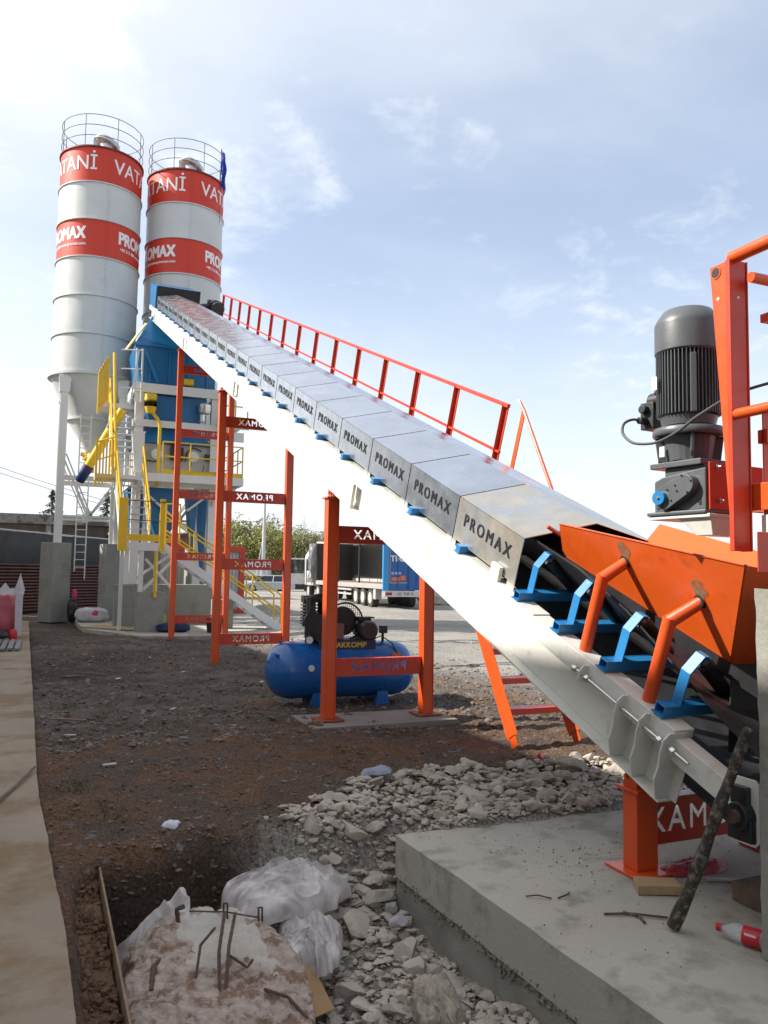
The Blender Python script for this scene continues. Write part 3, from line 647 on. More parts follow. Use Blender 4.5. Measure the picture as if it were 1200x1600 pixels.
def hsec(mb, x, y, z0, z1, w=0.135, d=0.14, t_=0.009):
    mb.box(x-w/2, x-w/2+t_, y-d/2, y+d/2, z0, z1); mb.box(x+w/2-t_, x+w/2, y-d/2, y+d/2, z0, z1); mb.box(x-w/2+t_, x+w/2-t_, y-0.004-d/2+0.012, y+0.004-d/2+0.012, z0, z1)
def beam_z(y): return -2.40*math.cos(INC) + (y + -2.40*math.sin(INC))*math.tan(INC)   # underside of the side beam at world y
def trestle(y, xl, xr, z0, beams, label, h, plate=0.3):
    zt = (y*math.sin(INC) - 2.315)/math.cos(INC)
    t = thing('trestle', label, 'support frame', ((xl+xr)/2, y, z0), group=None)
    for x in (xl, xr):
        mb = MB(); hsec(mb, x, y, z0+0.02, zt-0.13); mb.build('leg', OR, t, bevel=0.003)
        mb = MB(); mb.box(x-0.09, x+0.09, y-0.1, y+0.1, zt-0.129, zt-0.112); mb.prism([(y-0.05, zt-0.112), (y+0.05, zt-0.112), (y+0.06, zt-0.01), (y+0.02, zt+0.0), (y-0.03, zt-0.03)], 0, x-0.03, x-0.018)
        mb.prism([(y-0.05, zt-0.112), (y+0.05, zt-0.112), (y+0.06, zt-0.01), (y+0.02, zt+0.0), (y-0.03, zt-0.03)], 0, x+0.018, x+0.03)
        mb.cyl((x-0.05, y, zt-0.06), (x+0.05, y, zt-0.06), 0.016, n=8); mb.build('head_bracket', OR, t)
        mb = MB(); mb.box(x-plate/2, x+plate/2, y-plate/2, y+plate/2, z0, z0+0.018)
        mb.build('base_plate', mat('rusty_orange_plate', (0.30, 0.07, 0.03), 0.7, var=0.3), t, bevel=0.003)
    w = xr-xl-0.136
    for z in beams:
        me = web_mesh(w, h, (round(w, 3), h)); o = bpy.data.objects.new('crossbeam', me); sc.collection.objects.link(o); o.parent = t
        o.location = WM[t.name].inverted() @ Vector(((xl+xr)/2, y-0.02, z)); WM[o.name] = WM[t.name]
    return t
trestle(8.68, 3.05, 4.28, -1.66, [0.44, -1.08], 'low orange trestle nearest the camera with the blue compressor behind it', 0.20)
trestle(15.1, 3.05, 4.40, -1.74, [2.85, 1.42, 0.13, -1.28], 'tall orange trestle in the middle, its four lettered crossbeams seen from behind', 0.205)
trestle(20.7, 3.07, 4.42, -1.70, [5.17, 3.52, 1.93, 0.355, -1.23], 'tallest orange trestle beside the tower stairs under the top of the conveyor', 0.20)
for (x, y, w, d, lab) in ((3.62, 8.68, 1.75, .8, 'thin concrete pad under the feet of the low trestle'), (3.7, 15.1, 2.0, .9, 'thin concrete pad under the feet of the middle trestle')):
    slab('concrete_pad', [(x-w/2, y-d/2), (x+w/2, y-d/2), (x+w/2, y+d/2), (x-w/2, y+d/2)], -1.662 if y < 10 else -1.742, -2.0, mat('dusty_concrete', (0.25, 0.22, 0.19), 0.9, var=0.15, bump=0.3), lab, chip=0.02)

# tail support
t = thing('tail_support', 'squat orange stand with lettered crossbeam carrying the tail of the conveyor', 'support frame', (3.66, 3.7, -1.65))
for x in (3.19, 4.22):
    mb = MB(); mb.prism([(x-0.075, 3.64), (x+0.075, 3.64), (x+0.075, 3.76), (x-0.075, 3.76)], 2, -1.634, -1.20)
    mb.build('leg', OR, t, bevel=0.006)
    mb = MB(); mb.box(x-0.10, x+0.10, 3.60, 3.80, -1.20, -1.185); mb.build('cap_plate', OR, t, bevel=0.003)
    zt = (3.66*math.sin(INC) - 2.315)/math.cos(INC)
    mb = MB()
    for xx in (x-0.07, x-0.01): mb.prism([(3.64, -1.185), (3.76, -1.185), (3.74, -1.10), (3.80, -1.08), (3.84, zt+0.04), (3.68, zt-0.03), (3.66, -1.10)], 0, xx, xx+0.012)
    mb.cyl((x-0.09, 3.72, -1.125), (x+0.03, 3.72, -1.125), 0.014, n=8); mb.build('head_bracket', OR, t)
    mb = MB(); mb.box(x-0.14, x+0.14, 3.56, 3.84, -1.648, -1.634); mb.build('base_plate', OR, t, bevel=0.003)
w = 4.22-3.19-0.152; me = web_mesh(w, 0.26, (round(w, 3), 0.26)); o = bpy.data.objects.new('crossbeam', me); sc.collection.objects.link(o); o.parent = t
o.location = WM[t.name].inverted() @ Vector((3.705, 3.72, -1.40))
mb = MB(); mb.prism([(2.93, 3.42), (3.14, 3.33), (3.19, 3.44), (3.0, 3.54)], 2, -1.648, -1.60); mb.build('wood_block', WOOD, label='short sawn wood offcut lying at the foot of the orange tail stand', cat='wood offcut', bevel=0.004)

# ---------------- feed hopper over the tail ----------------
t = thing('feed_hopper', 'open orange steel feed hopper with sloping sides above the tail of the belt', 'hopper', tuple(cvp(3.66, 3.5, -1.6)))
HB = [(3.36, 4.37, -1.60), (3.36, 2.80, -1.60), (3.96, 2.80, -1.60), (3.96, 4.37, -1.60)]
HT = [(3.191, 4.275, -1.33), (2.951, 2.537, -0.946), (4.30, 2.62, -1.12), (4.30, 4.55, -1.385)]
def plate(mb, q, th):
    q = [Vector(p) for p in q]; nn = (q[1]-q[0]).cross(q[2]-q[0]).normalized()*th; mb.hexa(q, [p+nn for p in q])
mb = MB(CV); plate(mb, [HB[0], HB[1], HT[1], HT[0]], 0.006); side = mb.build('side_plate', ORH, t)
mb = MB(CV); mb.bar(HT[0], HT[1], 0.022, 0.006, up=(0, 0, 1)); mb.bar(Vector(HB[0])+Vector((-.01, 0, .01)), Vector(HB[1])+Vector((-.01, 0, .01)), 0.012, 0.045, up=(0, 0, 1)); mb.build('rim', ORH, side)
mb = MB(CV); plate(mb, [HB[3], HB[2], HT[2], HT[3]], 0.006); mb.build('side_plate', ORH, t)
mb = MB(CV); plate(mb, [HB[1], HB[2], HT[2], HT[1]], 0.006); mb.build('end_plate', ORH, t)
mb = MB(CV); plate(mb, [(3.36, 2.79, -1.60), (3.96, 2.79, -1.60), (4.0, 2.6, -2.0), (3.3, 2.6, -2.0)], 0.006); mb.build('apron_plate', DG, t)
mb = MB(CV)
for x in (3.335, 3.985): mb.box(x-0.006, x+0.006, 2.5, 4.55, -1.665, -1.585)
mb.build('rubber_skirt', BK, t)
mb = MB(CV); mb.tube([(3.37, 4.40, -1.48), (3.2, 4.42, -1.40)], 0.014, 8); mb.build('hinge_pin', OR, t)
def side_pt(f, s_):   # point on the outer side plate at slope position s_, f from bottom to top
    a = Vector(HB[0]).lerp(Vector(HB[1]), (4.37-s_)/1.57); b = Vector(HT[0]).lerp(Vector(HT[1]), (4.37-s_)/1.57); return a.lerp(b, f)
_n = -(Vector(HT[0])-Vector(HB[0])).cross(Vector(HB[1])-Vector(HB[0])).normalized(); _n = -_n if _n.x > 0 else _n
mb = MB(CV); pr = random.Random(5)
for k in range(16):
    p_ = side_pt(pr.uniform(.2, .9), pr.uniform(2.85, 4.2)); q_ = p_ + (Vector(HT[0])-Vector(HB[0])).normalized()*pr.uniform(-.03, .03) + Vector((0, 1, 0))*pr.uniform(-.05, .05)
    w_ = Vector((0, .0012, 0)); mb.add([p_+_n*.0085-w_, p_+_n*.0085+w_, q_+_n*.0085+w_*.4, q_+_n*.0085-w_*.4], [(0, 1, 2, 3)])
mb.build('scratches', mat('pale_scratch', (.62, .32, .18), .6), side, recalc=False)
for s_, s2 in ((3.56, 3.72), (2.97, 3.06)):
    e_ = Vector((3.187, 3.555, -1.323)) if s_ > 3.3 else Vector((3.17, 2.92, -1.297))
    mb = MB(CV); mb.cyl((3.05, s_, -1.90), (3.06, s_+0.02, -1.42), 0.037, n=20); mb.cyl((3.06, s_+0.02, -1.442), e_, 0.037, 0.034, n=20)
    mb.build('support_arm', OR, t, smooth=True)
    mb = MB(CV); mb.cyl(e_-Vector((0.028, 0, 0)), e_+Vector((0.004, 0, 0)), 0.037, n=18); mb.build('weld_collar', BKP, t, smooth=True)
    # scorched patch of the weld on the plate
    c1 = e_.copy(); c2_ = e_ + (Vector(HT[0])-Vector(HB[0])).normalized()*.17 + Vector((0, .03, 0)); d = (c2_-c1); ax = Vector((0, 1, 0))
    pts = []
    for k in range(16):
        a = k*math.pi/8; pts.append(c1 + d*(0.45+0.52*math.sin(a)) + ax*(0.055*math.cos(a)*(1+0.3*math.sin(3*a))))
    nn = -(Vector(HT[0])-Vector(HB[0])).cross(Vector(HB[1])-Vector(HB[0])).normalized()
    if nn.x > 0: nn = -nn
    mb = MB(CV); mb.add([p+nn*0.0085 for p in pts], [tuple(range(16))])
    if 'SCORCH' not in globals():
        SC = bpy.data.materials.new('scorched_weld_mark'); SC.use_nodes = True; N, L = SC.node_tree.nodes, SC.node_tree.links; bs = N['Principled BSDF']
        bs.inputs['Base Color'].default_value = (0.24, 0.19, 0.10, 1); bs.inputs['Roughness'].default_value = 0.7
        tr = N.new('ShaderNodeBsdfTransparent'); mx_ = N.new('ShaderNodeMixShader'); tt = N.new('ShaderNodeTexCoord'); nz_ = N.new('ShaderNodeTexNoise'); nz_.inputs['Scale'].default_value = 22; nz_.inputs['Detail'].default_value = 6
        L.new(tt.outputs['Object'], nz_.inputs['Vector']); rm = N.new('ShaderNodeMapRange'); rm.interpolation_type = 'SMOOTHSTEP'; L.new(nz_.outputs['Fac'], rm.inputs[0]); rm.inputs[1].default_value = 0.30; rm.inputs[2].default_value = 0.60; rm.inputs[4].default_value = 0.9
        L.new(rm.outputs[0], mx_.inputs[0]); L.new(tr.outputs[0], mx_.inputs[1]); L.new(bs.outputs[0], mx_.inputs[2]); L.new(mx_.outputs[0], N['Material Output'].inputs[0]); SCORCH = SC
    mb.build('weld_mark', SCORCH, side, recalc=False)

# ---------------- silos ----------------
SR = 1.39; ZR = [14.53, 13.27, 11.96, 10.64, 9.30, 7.98, 6.67]
def ringtext(st, size, x, y, z, ang_start, ang_len, bold, r=SR+0.006, flip=1):
    """lettering bent round a cylinder; ang measured to the right of the direction toward the yard"""
    tv, tf = text_mesh(st, size, bold, 0.001, 1.0); x0 = min(v.x for v in tv); x1 = max(v.x for v in tv); k = (x1-x0)
    bm = bmesh.new(); vs = [bm.verts.new(v) for v in tv]
    for f in tf:
        try: bm.faces.new([vs[i] for i in f])
        except ValueError: pass
    n = max(4, int(k/0.12))
    for i in range(1, n):
        g = bm.verts[:]+bm.edges[:]+bm.faces[:]; bmesh.ops.bisect_plane(bm, geom=g, plane_co=(x0+k*i/n, 0, 0), plane_no=(1, 0, 0))
    bm.verts.index_update(); out = []
    for v in bm.verts:
        a = R(-92.5 + ang_start) + R(ang_len)*(v.co.x-x0)/k; rad = r + v.co.z
        out.append((x+rad*math.cos(a), y+rad*math.sin(a), z+v.co.y))
    fs = [tuple(v.index for v in f.verts) for f in bm.faces]; bm.free(); return out, fs
def silo(X, Y, label, flag, seam_off):
    zb = -1.72; t = thing('cement_silo', label, 'silo', (X, Y, zb), group=None)
    for k in range(6):
        z1, z0 = ZR[k], ZR[k+1]; red = k in (0, 2)
        mb = MB(); mb.lathe([(SR, z0+0.012), (SR, z1-0.012)], (X, Y, 0), 72)
        b = mb.build('shell_band', SRED if red else SWH, t, smooth=True)
        mb = MB(); mb.lathe([(SR+0.001, z0-0.02), (SR+0.045, z0-0.02), (SR+0.045, z0+0.015), (SR+0.001, z0+0.015)], (X, Y, 0), 72)
        mb.build('flange', DG if k in (1,) and False else SWH, b, smooth=True)
        a = R(-92.5 + seam_off)      # bolted vertical seams
        for aa in (a, a+R(120), a+R(240)):
            mb = MB(); c, s_ = math.cos(aa), math.sin(aa); mb.bar((X+(SR+0.004)*c, Y+(SR+0.004)*s_, z0+0.02), (X+(SR+0.004)*c, Y+(SR+0.004)*s_, z1-0.03), 0.05, 0.012, up=(c, s_, 0))
            if not red:
                for q in range(9):
                    zz = z0+0.08+q*(z1-z0-0.16)/8; mb.cyl((X+(SR+0.005)*c, Y+(SR+0.005)*s_, zz), (X+(SR+0.035)*c, Y+(SR+0.035)*s_, zz), 0.014, n=6)
            mb.build('seam', SRED if red else SWH, b)
        if k == 0:
            for q in range(3):
                mb = MB(); vs, fs = ringtext('VATAN\u0130', 0.72, X, Y, (z0+z1)/2+0.02, 16+120*q, 97, 0.006); mb.add(vs, fs); mb.build('lettering', TXW, b, recalc=False)
        if k == 2:
            for q in range(3):
                mb = MB(); vs, fs = ringtext('PROMAX', 0.60, X, Y, z0+0.80, 27+120*q, 75, 0.030); mb.add(vs, fs)
                vs, fs = ringtext('+90 212 886 www.promax.com', 0.15, X, Y, z0+0.43, 29+120*q, 73, 0.004); mb.add(vs, fs)
                mb.build('lettering', TXW, b, recalc=False)
    mb = MB(); mb.lathe([(SR+0.001, ZR[0]-0.03), (SR+0.05, ZR[0]-0.03), (SR+0.05, ZR[0]+0.02), (SR-0.1, ZR[0]+0.05), (0.3, ZR[0]+0.32), (0.0, ZR[0]+0.33)], (X, Y, 0), 72); mb.build('roof', DG if False else mat('silo_rim_red', (0.16, 0.03, 0.025), 0.5), t, smooth=True)
    z = ZR[6]
    mb = MB(); mb.lathe([(SR, z-0.012), (SR+0.10, z-0.012), (SR+0.10, z-0.10), (SR-0.01, z-0.12), (0.78, z-1.50), (0.78, z-1.56), (0.22, z-2.45), (0.20, z-2.6)], (X, Y, 0), 48)
    mb.lathe([(0.79, z-1.46), (0.84, z-1.46), (0.84, z-1.54), (0.79, z-1.54)], (X, Y, 0), 48)
    mb.build('cone', SWH, t, smooth=True)
    mb = MB(); mb.cyl((X, Y, z-2.60), (X, Y, z-2.85), 0.24, n=20); mb.cyl((X, Y, z-2.85), (X, Y, z-3.3), 0.17, n=20); mb.box(X-0.3, X+0.3, Y-0.12, Y+0.12, z-2.72, z-2.62); mb.build('outlet_valve', YE, t, smooth=True)
    # guard rail on the roof
    mb = MB()
    for zz in (0.40, 0.78, 1.15): mb.tube([(X+SR*math.cos(2*math.pi*k/48), Y+SR*math.sin(2*math.pi*k/48), ZR[0]+zz) for k in range(48)], 0.013, 6, closed=True)
    for k in range(8):
        a = 2*math.pi*k/8+0.3; mb.cyl((X+SR*math.cos(a), Y+SR*math.sin(a), ZR[0]), (X+SR*math.cos(a), Y+SR*math.sin(a), ZR[0]+1.15), 0.014, n=6)
    mb.build('guard_rail', mat('rail_paint', (0.22, 0.20, 0.19), 0.5), t, smooth=True)
    mb = MB(); fx, fy = X+0.15, Y-0.25; mb.cyl((fx, fy, ZR[0]+0.15), (fx, fy, ZR[0]+0.62), 0.30, n=24); mb.cyl((fx-.05, fy, ZR[0]+0.66), (fx+0.0, fy, ZR[0]+0.80), 0.47, 0.44, n=24); mb.box(fx-.5, fx-.38, fy-.1, fy+.1, ZR[0]+.45, ZR[0]+.72)
    mb.build('dust_filter', STEEL, t, smooth=True)
    # legs, bracing
    for i, (dx, dy) in enumerate(((-.92, -.95), (.95, -.95), (-.92, .95), (.95, .95))):
        x, y = X+dx, Y+dy; mb = MB(); f = .12; tt = 0.012
        mb.box(x-f, x+f, y-f, y-f+tt, 0.86, z-0.12); mb.box(x-f, x+f, y+f-tt, y+f, 0.86, z-0.12); mb.box(x-0.008, x+0.008, y-f+tt, y+f-tt, 0.86, z-0.12); mb.box(x-f-.05, x+f+.05, y-f-.05, y+f+.05, 0.83, 0.86)
        mb.build('leg', WH, t, bevel=0.003)
        mb = MB(); mb.prism([(x-.16, z-.75), (x+.16, z-.75), (x+.2, z-.15), (x-.2, z-.15)], 1, y-.14, y+.14); mb.build('leg_bracket', WH, t, bevel=0.01)
    mb = MB(); L_ = (-.92, .95)
    for y in (Y-.95, Y+.95):
        mb.bar((X-.92, y, 3.05), (X+.95, y, 3.05), .12, .16); mb.bar((X-.92, y, 1.75), (X+.95, y, 1.75), .08, .08)
        for dd in (0, .14):
            mb.bar((X-.92+dd, y, 2.95+.9), (X+.03+dd*.5, y, 1.75), .05, .05); mb.bar((X+.95-dd, y, 2.95), (X+.03-dd*.2, y, 1.75), .05, .05)
        mb.box(X-.12, X+.14, y-.01, y+.01, 1.68, 1.95)
    for x in (X-.92, X+.95): mb.bar((x, Y-.95, 3.05), (x, Y+.95, 3.05), .12, .16); mb.bar((x, Y-.95, 1.75), (x, Y+.95, 3.0), .05, .05)
    mb.build('bracing', WH, t, bevel=0.003)
    return t
sA = silo(1.38, 29.7, 'left white cement silo with red bands, leftmost of the pair', False, 10)
sB = silo(4.42, 30.0, 'right white cement silo with red bands, behind the conveyor head', True, 2)
mb = MB(); X, Y = 1.0, 28.5      # access ladder hanging below the left silo
for dx in (0, .33): mb.cyl((X+dx, Y, -0.35 if dx else -.1), (X+dx, Y, 5.2), 0.022, n=6)
for k in range(21): mb.cyl((X, Y, 0.05+k*.25), (X+.33, Y, 0.05+k*.25), 0.014, n=6)
mb.build('silo_ladder', WH, sA)
mb = MB(); mb.cyl((5.55, 29.2, 13.0), (5.55, 29.2, 15.9), 0.014, n=6); fl = mb.build('flag_pole', DG, None, label='thin pole with a drooping blue flag at the top rail of the right silo', cat='flag')
mb = MB(); q = []
for i in range(9):
    for j in range(5): q.append((5.56+j*0.045+0.03*math.sin(i*1.3+j), 29.2+0.05*math.sin(j*2.1+i*.6), 15.85-i*0.17-j*0.06))
mb.add(q, [(i*5+j, i*5+j+1, (i+1)*5+j+1, (i+1)*5+j) for i in range(8) for j in range(4)]); mb.build('flag_cloth', FLAG, fl, recalc=False)

# concrete piers
def pier(x, y, z0, z1, w, d, rz, label, m=CONC, name='concrete_pier'):
    M = Matrix.Translation((x, y, 0)) @ Matrix.Rotation(rz, 4, 'Z'); mb = MB(M); mb.box(-w/2, w/2, -d/2, d/2, z0, z1); mb.build(name, m, label=label, cat='concrete pier', bevel=0.02)
pier(0.42, 28.3, -1.74, 0.84, .72, .62, R(38), 'tall leftmost concrete pier under the front left leg of the left silo')
pier(0.46, 30.65, -1.74, 0.84, .62, .62, R(38), 'concrete pier mostly hidden behind the tall leftmost one')
pier(2.33, 28.5, -1.74, 0.84, .95, .75, R(12), 'tall block-cast pier under the right front leg of the left silo')
pier(2.33, 30.7, -1.74, 0.84, .7, .7, 0, 'rear pier of the left silo behind the block-cast one')
pier(3.45, 29.0, -1.74, 0.84, .7, .7, 0, 'pier under the left front leg of the right silo')
pier(5.4, 29.0, -1.74, 0.84, .7, .7, 0, 'pier under the right front leg of the right silo')
pier(3.5, 31.0, -1.74, 0.84, .7, .7, 0, 'left rear pier of the right silo')
pier(5.4, 31.0, -1.74, 0.84, .7, .7, 0, 'right rear pier of the right silo')
pier(2.28, 24.9, -1.70, -0.45, .55, .45, 0, 'low grey plinth in front of the block-cast pier')
pier(2.78, 22.9, -1.70, -0.60, .72, .55, 0, 'low wide plinth under the stair landing')
pier(3.95, 26.1, -1.70, -0.45, 2.9, .5, 0, 'long low concrete wall under the batching tower', name='plinth_wall')
pier(5.0, 23.9, -1.70, -0.85, .55, .6, 0, 'small plinth beside the foot of the long stair')

# ---------------- batching tower ----------------
TX0, TX1, TY0, TY1 = 2.62, 5.0, 26.0, 28.6
t = thing('batching_tower', 'white steel batching tower with blue hoppers, mixer deck and yellow rails under the conveyor head', 'batching plant', (3.8, 27.3, -1.7)); tower = t
for x in (TX0, TX1):
    for y in (TY0, TY1):
        mb = MB(); f = .13; z0 = -0.45 if y == TY0 else -1.7
        mb.box(x-f, x+f, y-f, y-f+.014, z0, 5.9); mb.box(x-f, x+f, y+f-.014, y+f, z0, 5.9); mb.box(x-.01, x+.01, y-f+.014, y+f-.014, z0, 5.9); mb.box(x-f+.01, x-f+.02, y-f+.014, y+f-.014, z0, 5.9)
        mb.build('column', WH, t, bevel=0.004)
def ringbeam(z, h, ex=0.0, nm='ring_beam'):
    mb = MB()
    mb.box(TX0-.13-ex, TX1+.13+ex, TY0-.20, TY0-.14, z, z+h); mb.box(TX0-.13-ex, TX1+.13+ex, TY1+.14, TY1+.20, z, z+h)
    mb.box(TX0-.20, TX0-.14, TY0-.139, TY1+.139, z, z+h); mb.box(TX1+.14, TX1+.20, TY0-.139, TY1+.139, z, z+h); return mb.build(nm, WH, t, bevel=0.004)
ringbeam(5.58, .30); ringbeam(4.50, .22); ringbeam(2.62, .26)
def frustum(x0, x1, y0, y1, z0, X0, X1, Y0, Y1, z1, nm, m=BLT):
    mb = MB(); mb.hexa([(x0,y0,z0),(x1,y0,z0),(x1,y1,z0),(x0,y1,z0)], [(X0,Y0,z1),(X1,Y0,z1),(X1,Y1,z1),(X0,Y1,z1)]); return mb.build(nm, m, t, bevel=0.01)
h = frustum(TX0, TX1-.02, 26.0, 28.4, 5.89, 2.42, 4.98, 25.95, 28.5, 7.15, 'aggregate_hopper')
mb = MB(); mb.hexa([(2.42, 25.95, 7.16), (4.98, 25.95, 7.16), (4.98, 28.5, 7.16), (2.42, 28.5, 7.16)], [(3.0, 26.7, 8.35), (4.5, 26.7, 8.35), (4.5, 28.9, 8.35), (3.0, 28.9, 8.35)]); mb.build('hopper_hood', BLT, h, bevel=0.01)
mb = MB()
for x in (2.9, 3.5, 4.1, 4.7): mb.box(x-.02, x+.02, 25.93, 25.985, 5.95, 7.1)
mb.box(2.4, 5.0, 25.90, 25.945, 7.10, 7.18); mb.bar((2.75, 25.9, 6.9), (3.15, 25.9, 5.95), .1, .03, up=(0, 1, 0)); mb.build('rib', BL, h)
mb = MB(); mb.cyl((3.95, 25.86, 6.05), (4.25, 25.86, 6.05), .11, n=16); mb.build('vibrator', YE, h, smooth=True)
frustum(2.95, 4.55, 26.1, 28.3, 4.74, 2.75, 4.75, 26.0, 28.4, 5.56, 'weigh_hopper')
frustum(2.55, 4.95, 25.9, 28.4, 4.02, 2.98, 4.50, 26.1, 28.2, 4.49, 'mixer_hood')
mb = MB(); mb.lathe([(.0, 0), (.17, 0), (.2, .1), (.2, .28), (.12, .34), (0, .34)], (4.62, 25.75, 5.05), 20); mb.lathe([(0, 0), (.09, 0), (.09, .22), (0, .22)], (4.55, 25.72, 4.78), 14); mb.build('water_weigh_pot', STEEL, t, smooth=True)
mb = MB(); mb.cyl((2.93, 25.7, 5.10), (2.93, 25.7, 5.5), .19, n=18); mb.cyl((2.93, 25.7, 4.9), (2.93, 25.7, 5.1), .13, .19, n=18); mb.tube([(2.98, 25.7, 4.95), (3.15, 25.6, 4.72), (3.22, 25.55, 4.5), (3.20, 25.5, 2.95), (3.2, 25.5, 2.6)], .055, 10); mb.build('water_pipe', YE, t, smooth=True)
mb = MB(); mb.box(2.60, 4.98, 26.05, 28.4, 3.04, 4.02); mx_ = mb.build('mixer', mat('mixer_cream_paint', (0.50, 0.47, 0.42), 0.5, var=0.08), t, bevel=0.02)
mb = MB(); mb.box(3.62, 4.02, 25.85, 26.04, 3.5, 3.92); mb.box(3.66, 3.9, 25.85, 26.04, 3.96, 4.10); mb.box(4.72, 4.92, 25.9, 26.04, 3.56, 3.76); mb.tube([(4.1, 25.98, 3.5), (4.15, 25.95, 3.8), (4.35, 25.95, 3.95), (4.6, 25.95, 3.85)], .022, 6); mb.tube([(2.9, 25.97, 3.45), (3.1, 25.95, 3.42), (3.3, 25.97, 3.45)], .02, 6)
for (x, z) in ((3.8, 3.3), (4.3, 3.25), (4.7, 3.2)): mb.tube([(x, 25.98, z+.2), (x-.04, 25.95, z), (x-.12, 25.98, z-.15)], .012, 5)
mb.parts('motor_box', BKP, mx_)
mb = MB()
for x in (3.2, 4.35): mb.cyl((x, 25.93, 3.66), (x, 26.045, 3.66), .17, n=24); mb.cyl((x, 25.90, 3.66), (x, 25.93, 3.66), .1, n=20)
mb.parts('bearing_cover', WH, mx_, smooth=True)
# mixer deck
mb = MB(); mb.box(2.5, 5.72, 25.1, 26.0, 2.90, 2.93); mb.box(5.15, 5.75, 25.1, 28.7, 2.901, 2.931); mb.build('deck', WH, t)
mb = MB(); mb.box(2.5, 5.76, 25.05, 25.10, 2.70, 2.95); mb.box(5.755, 5.80, 25.05, 28.7, 2.70, 2.95); mb.box(2.5, 2.55, 25.11, 25.99, 2.7, 2.89)
for x in (2.62, 5.0): mb.bar((x, 26, 2.0), (x, 25.1, 2.70), .08, .08)
mb.bar((5.75, 26.0, 2.7), (5.0, 26.0, 1.9), .08, .08); mb.bar((2.7, 26.0, 2.6), (4.2, 25.9, 1.3), .09, .07); mb.bar((4.95, 25.95, 2.5), (4.2, 25.95, 1.9), .09, .07)
mb.build('deck_beam', WH, t, bevel=0.003)
def rail(mb, pts, z, H=1.05, posts=1.0, r=0.022):
    pts = [Vector((*p, z)) if len(p) == 2 else Vector(p) for p in pts]
    for hh in (H, H*.55): mb.tube([p+Vector((0, 0, hh)) for p in pts], r, 6)
    for a, b in zip(pts[:-1], pts[1:]):
        n_ = max(1, round((b-a).length/posts))
        for k in range(n_+1): p = a.lerp(b, k/n_); mb.cyl(p, p+Vector((0, 0, H)), r, n=6)
        mb.bar(a+Vector((0, 0, .08)), b+Vector((0, 0, .08)), .01, .14)
mb = MB(); rail(mb, [(3.28, 25.08), (4.95, 25.08), (5.76, 25.08), (5.76, 26.5)], 2.94, 1.0, .8); mb.build('deck_rail', YE, t, smooth=True)
mb = MB(); rail(mb, [(5.76, 26.5), (5.76, 28.6)], 2.94, 1.0, .7); mb.build('side_rail', mat('grey_rail', (0.3, 0.28, 0.26), 0.5), t, smooth=True)
# lower blue chute and feed funnels
frustum(3.35, 3.65, 26.3, 26.9, .9, 3.15, 3.85, 26.1, 27.9, 1.5, 'discharge_chute')
frustum(3.15, 3.85, 26.1, 27.9, 1.51, 3.05, 3.95, 26.1, 28.1, 2.60, 'discharge_hopper')
frustum(4.42, 4.50, 26.3, 26.6, .55, 4.25, 4.58, 26.2, 27.0, 2.60, 'side_chute')
mb = MB(); mb.hexa([(2.75,27.2,.5),(2.95,27.2,.5),(2.95,27.5,.5),(2.75,27.5,.5)], [(2.45,27.0,2.6),(3.0,27.0,2.6),(3.0,27.9,2.6),(2.45,27.9,2.6)]); mb.hexa([(4.92,27.2,-.3),(4.98,27.2,-.3),(4.98,27.3,-.3),(4.92,27.3,-.3)], [(4.7,27.0,2.4),(5.05,27.0,2.4),(5.05,27.4,2.4),(4.7,27.4,2.4)]); mb.parts('blue_funnel', BLT, t)
# upper walkway and weigh platform on the right
mb = MB(); mb.box(5.15, 6.0, 25.6, 28.7, 4.78, 4.84); mb.box(5.1, 6.05, 25.55, 25.6, 4.6, 4.86); mb.box(5.15, 5.9, 25.6, 25.7, 4.2, 4.5)
mb.build('upper_deck', WH, t, bevel=0.003)
mb = MB(); rail(mb, [(5.2, 25.6), (6.0, 25.6)], 4.86, .9, .4); mb.build('upper_rail', YE, t, smooth=True)
# left weigh stage rails
mb = MB()
for x in (2.45, 2.62): mb.cyl((x, 25.6, 5.2), (x, 25.6, 6.9), .03, n=6)
for z in (5.6, 6.2, 6.8): mb.cyl((2.0, 25.6, z), (2.62, 25.6, z+.05), .02, n=6)
mb.bar((2.3, 25.6, 5.1), (2.5, 25.6, 6.8), .05, .05); mb.bar((2.62, 25.7, 2.9), (2.62, 25.7, 4.3), .34, .03); mb.build('access_frame', WH, t)
mb = MB(); mb.bar((2.15, 25.9, 6.9), (2.75, 26.2, 7.9), .12, .04); mb.build('hood_rail', mat('pale_yellow_rail', (0.72, 0.6, 0.22), .5), t)

# stairs of the tower: three flights
def flight(name, label, a, b, w, n_, across, railc=YE, rail_sides=(0, 1), closed=False):
    """a = bottom, b = top (centre of one side), across = vector over the width"""
    a, b = Vector(a), Vector(b); ac = Vector(across).normalized()*w
    t = thing(name, label, 'stairs', tuple(a+ac*0.5))
    for k in (0, 1):
        mb = MB(); mb.bar(a+ac*k, b+ac*k, .02 if not closed else .05, .22, up=(0, 0, 1)); mb.build('stringer', WH, t, bevel=0.003)
    d = b-a; hd = Vector((d.x, d.y, 0)).normalized()
    for k in range(1, n_):
        p = a+d*(k/n_)
        mb = MB(); q = [p-hd*.11, p-hd*.11+ac, p+hd*.11+ac, p+hd*.11]; mb.hexa([v-Vector((0,0,.03)) for v in q], q); mb.build('tread', GAL, t)
    for k in rail_sides:
        mb = MB()
        for hh in (.5, 1.0): mb.tube([a+ac*k+Vector((0, 0, hh)), b+ac*k+Vector((0, 0, hh))], .024, 6)
        m_ = max(2, round(d.length/1.1))
        for q in range(m_+1): p = a.lerp(b, q/m_)+ac*k; mb.cyl(p, p+Vector((0, 0, 1.0)), .022, n=6)
        mb.build('stair_rail', railc, t, smooth=True)
    return t
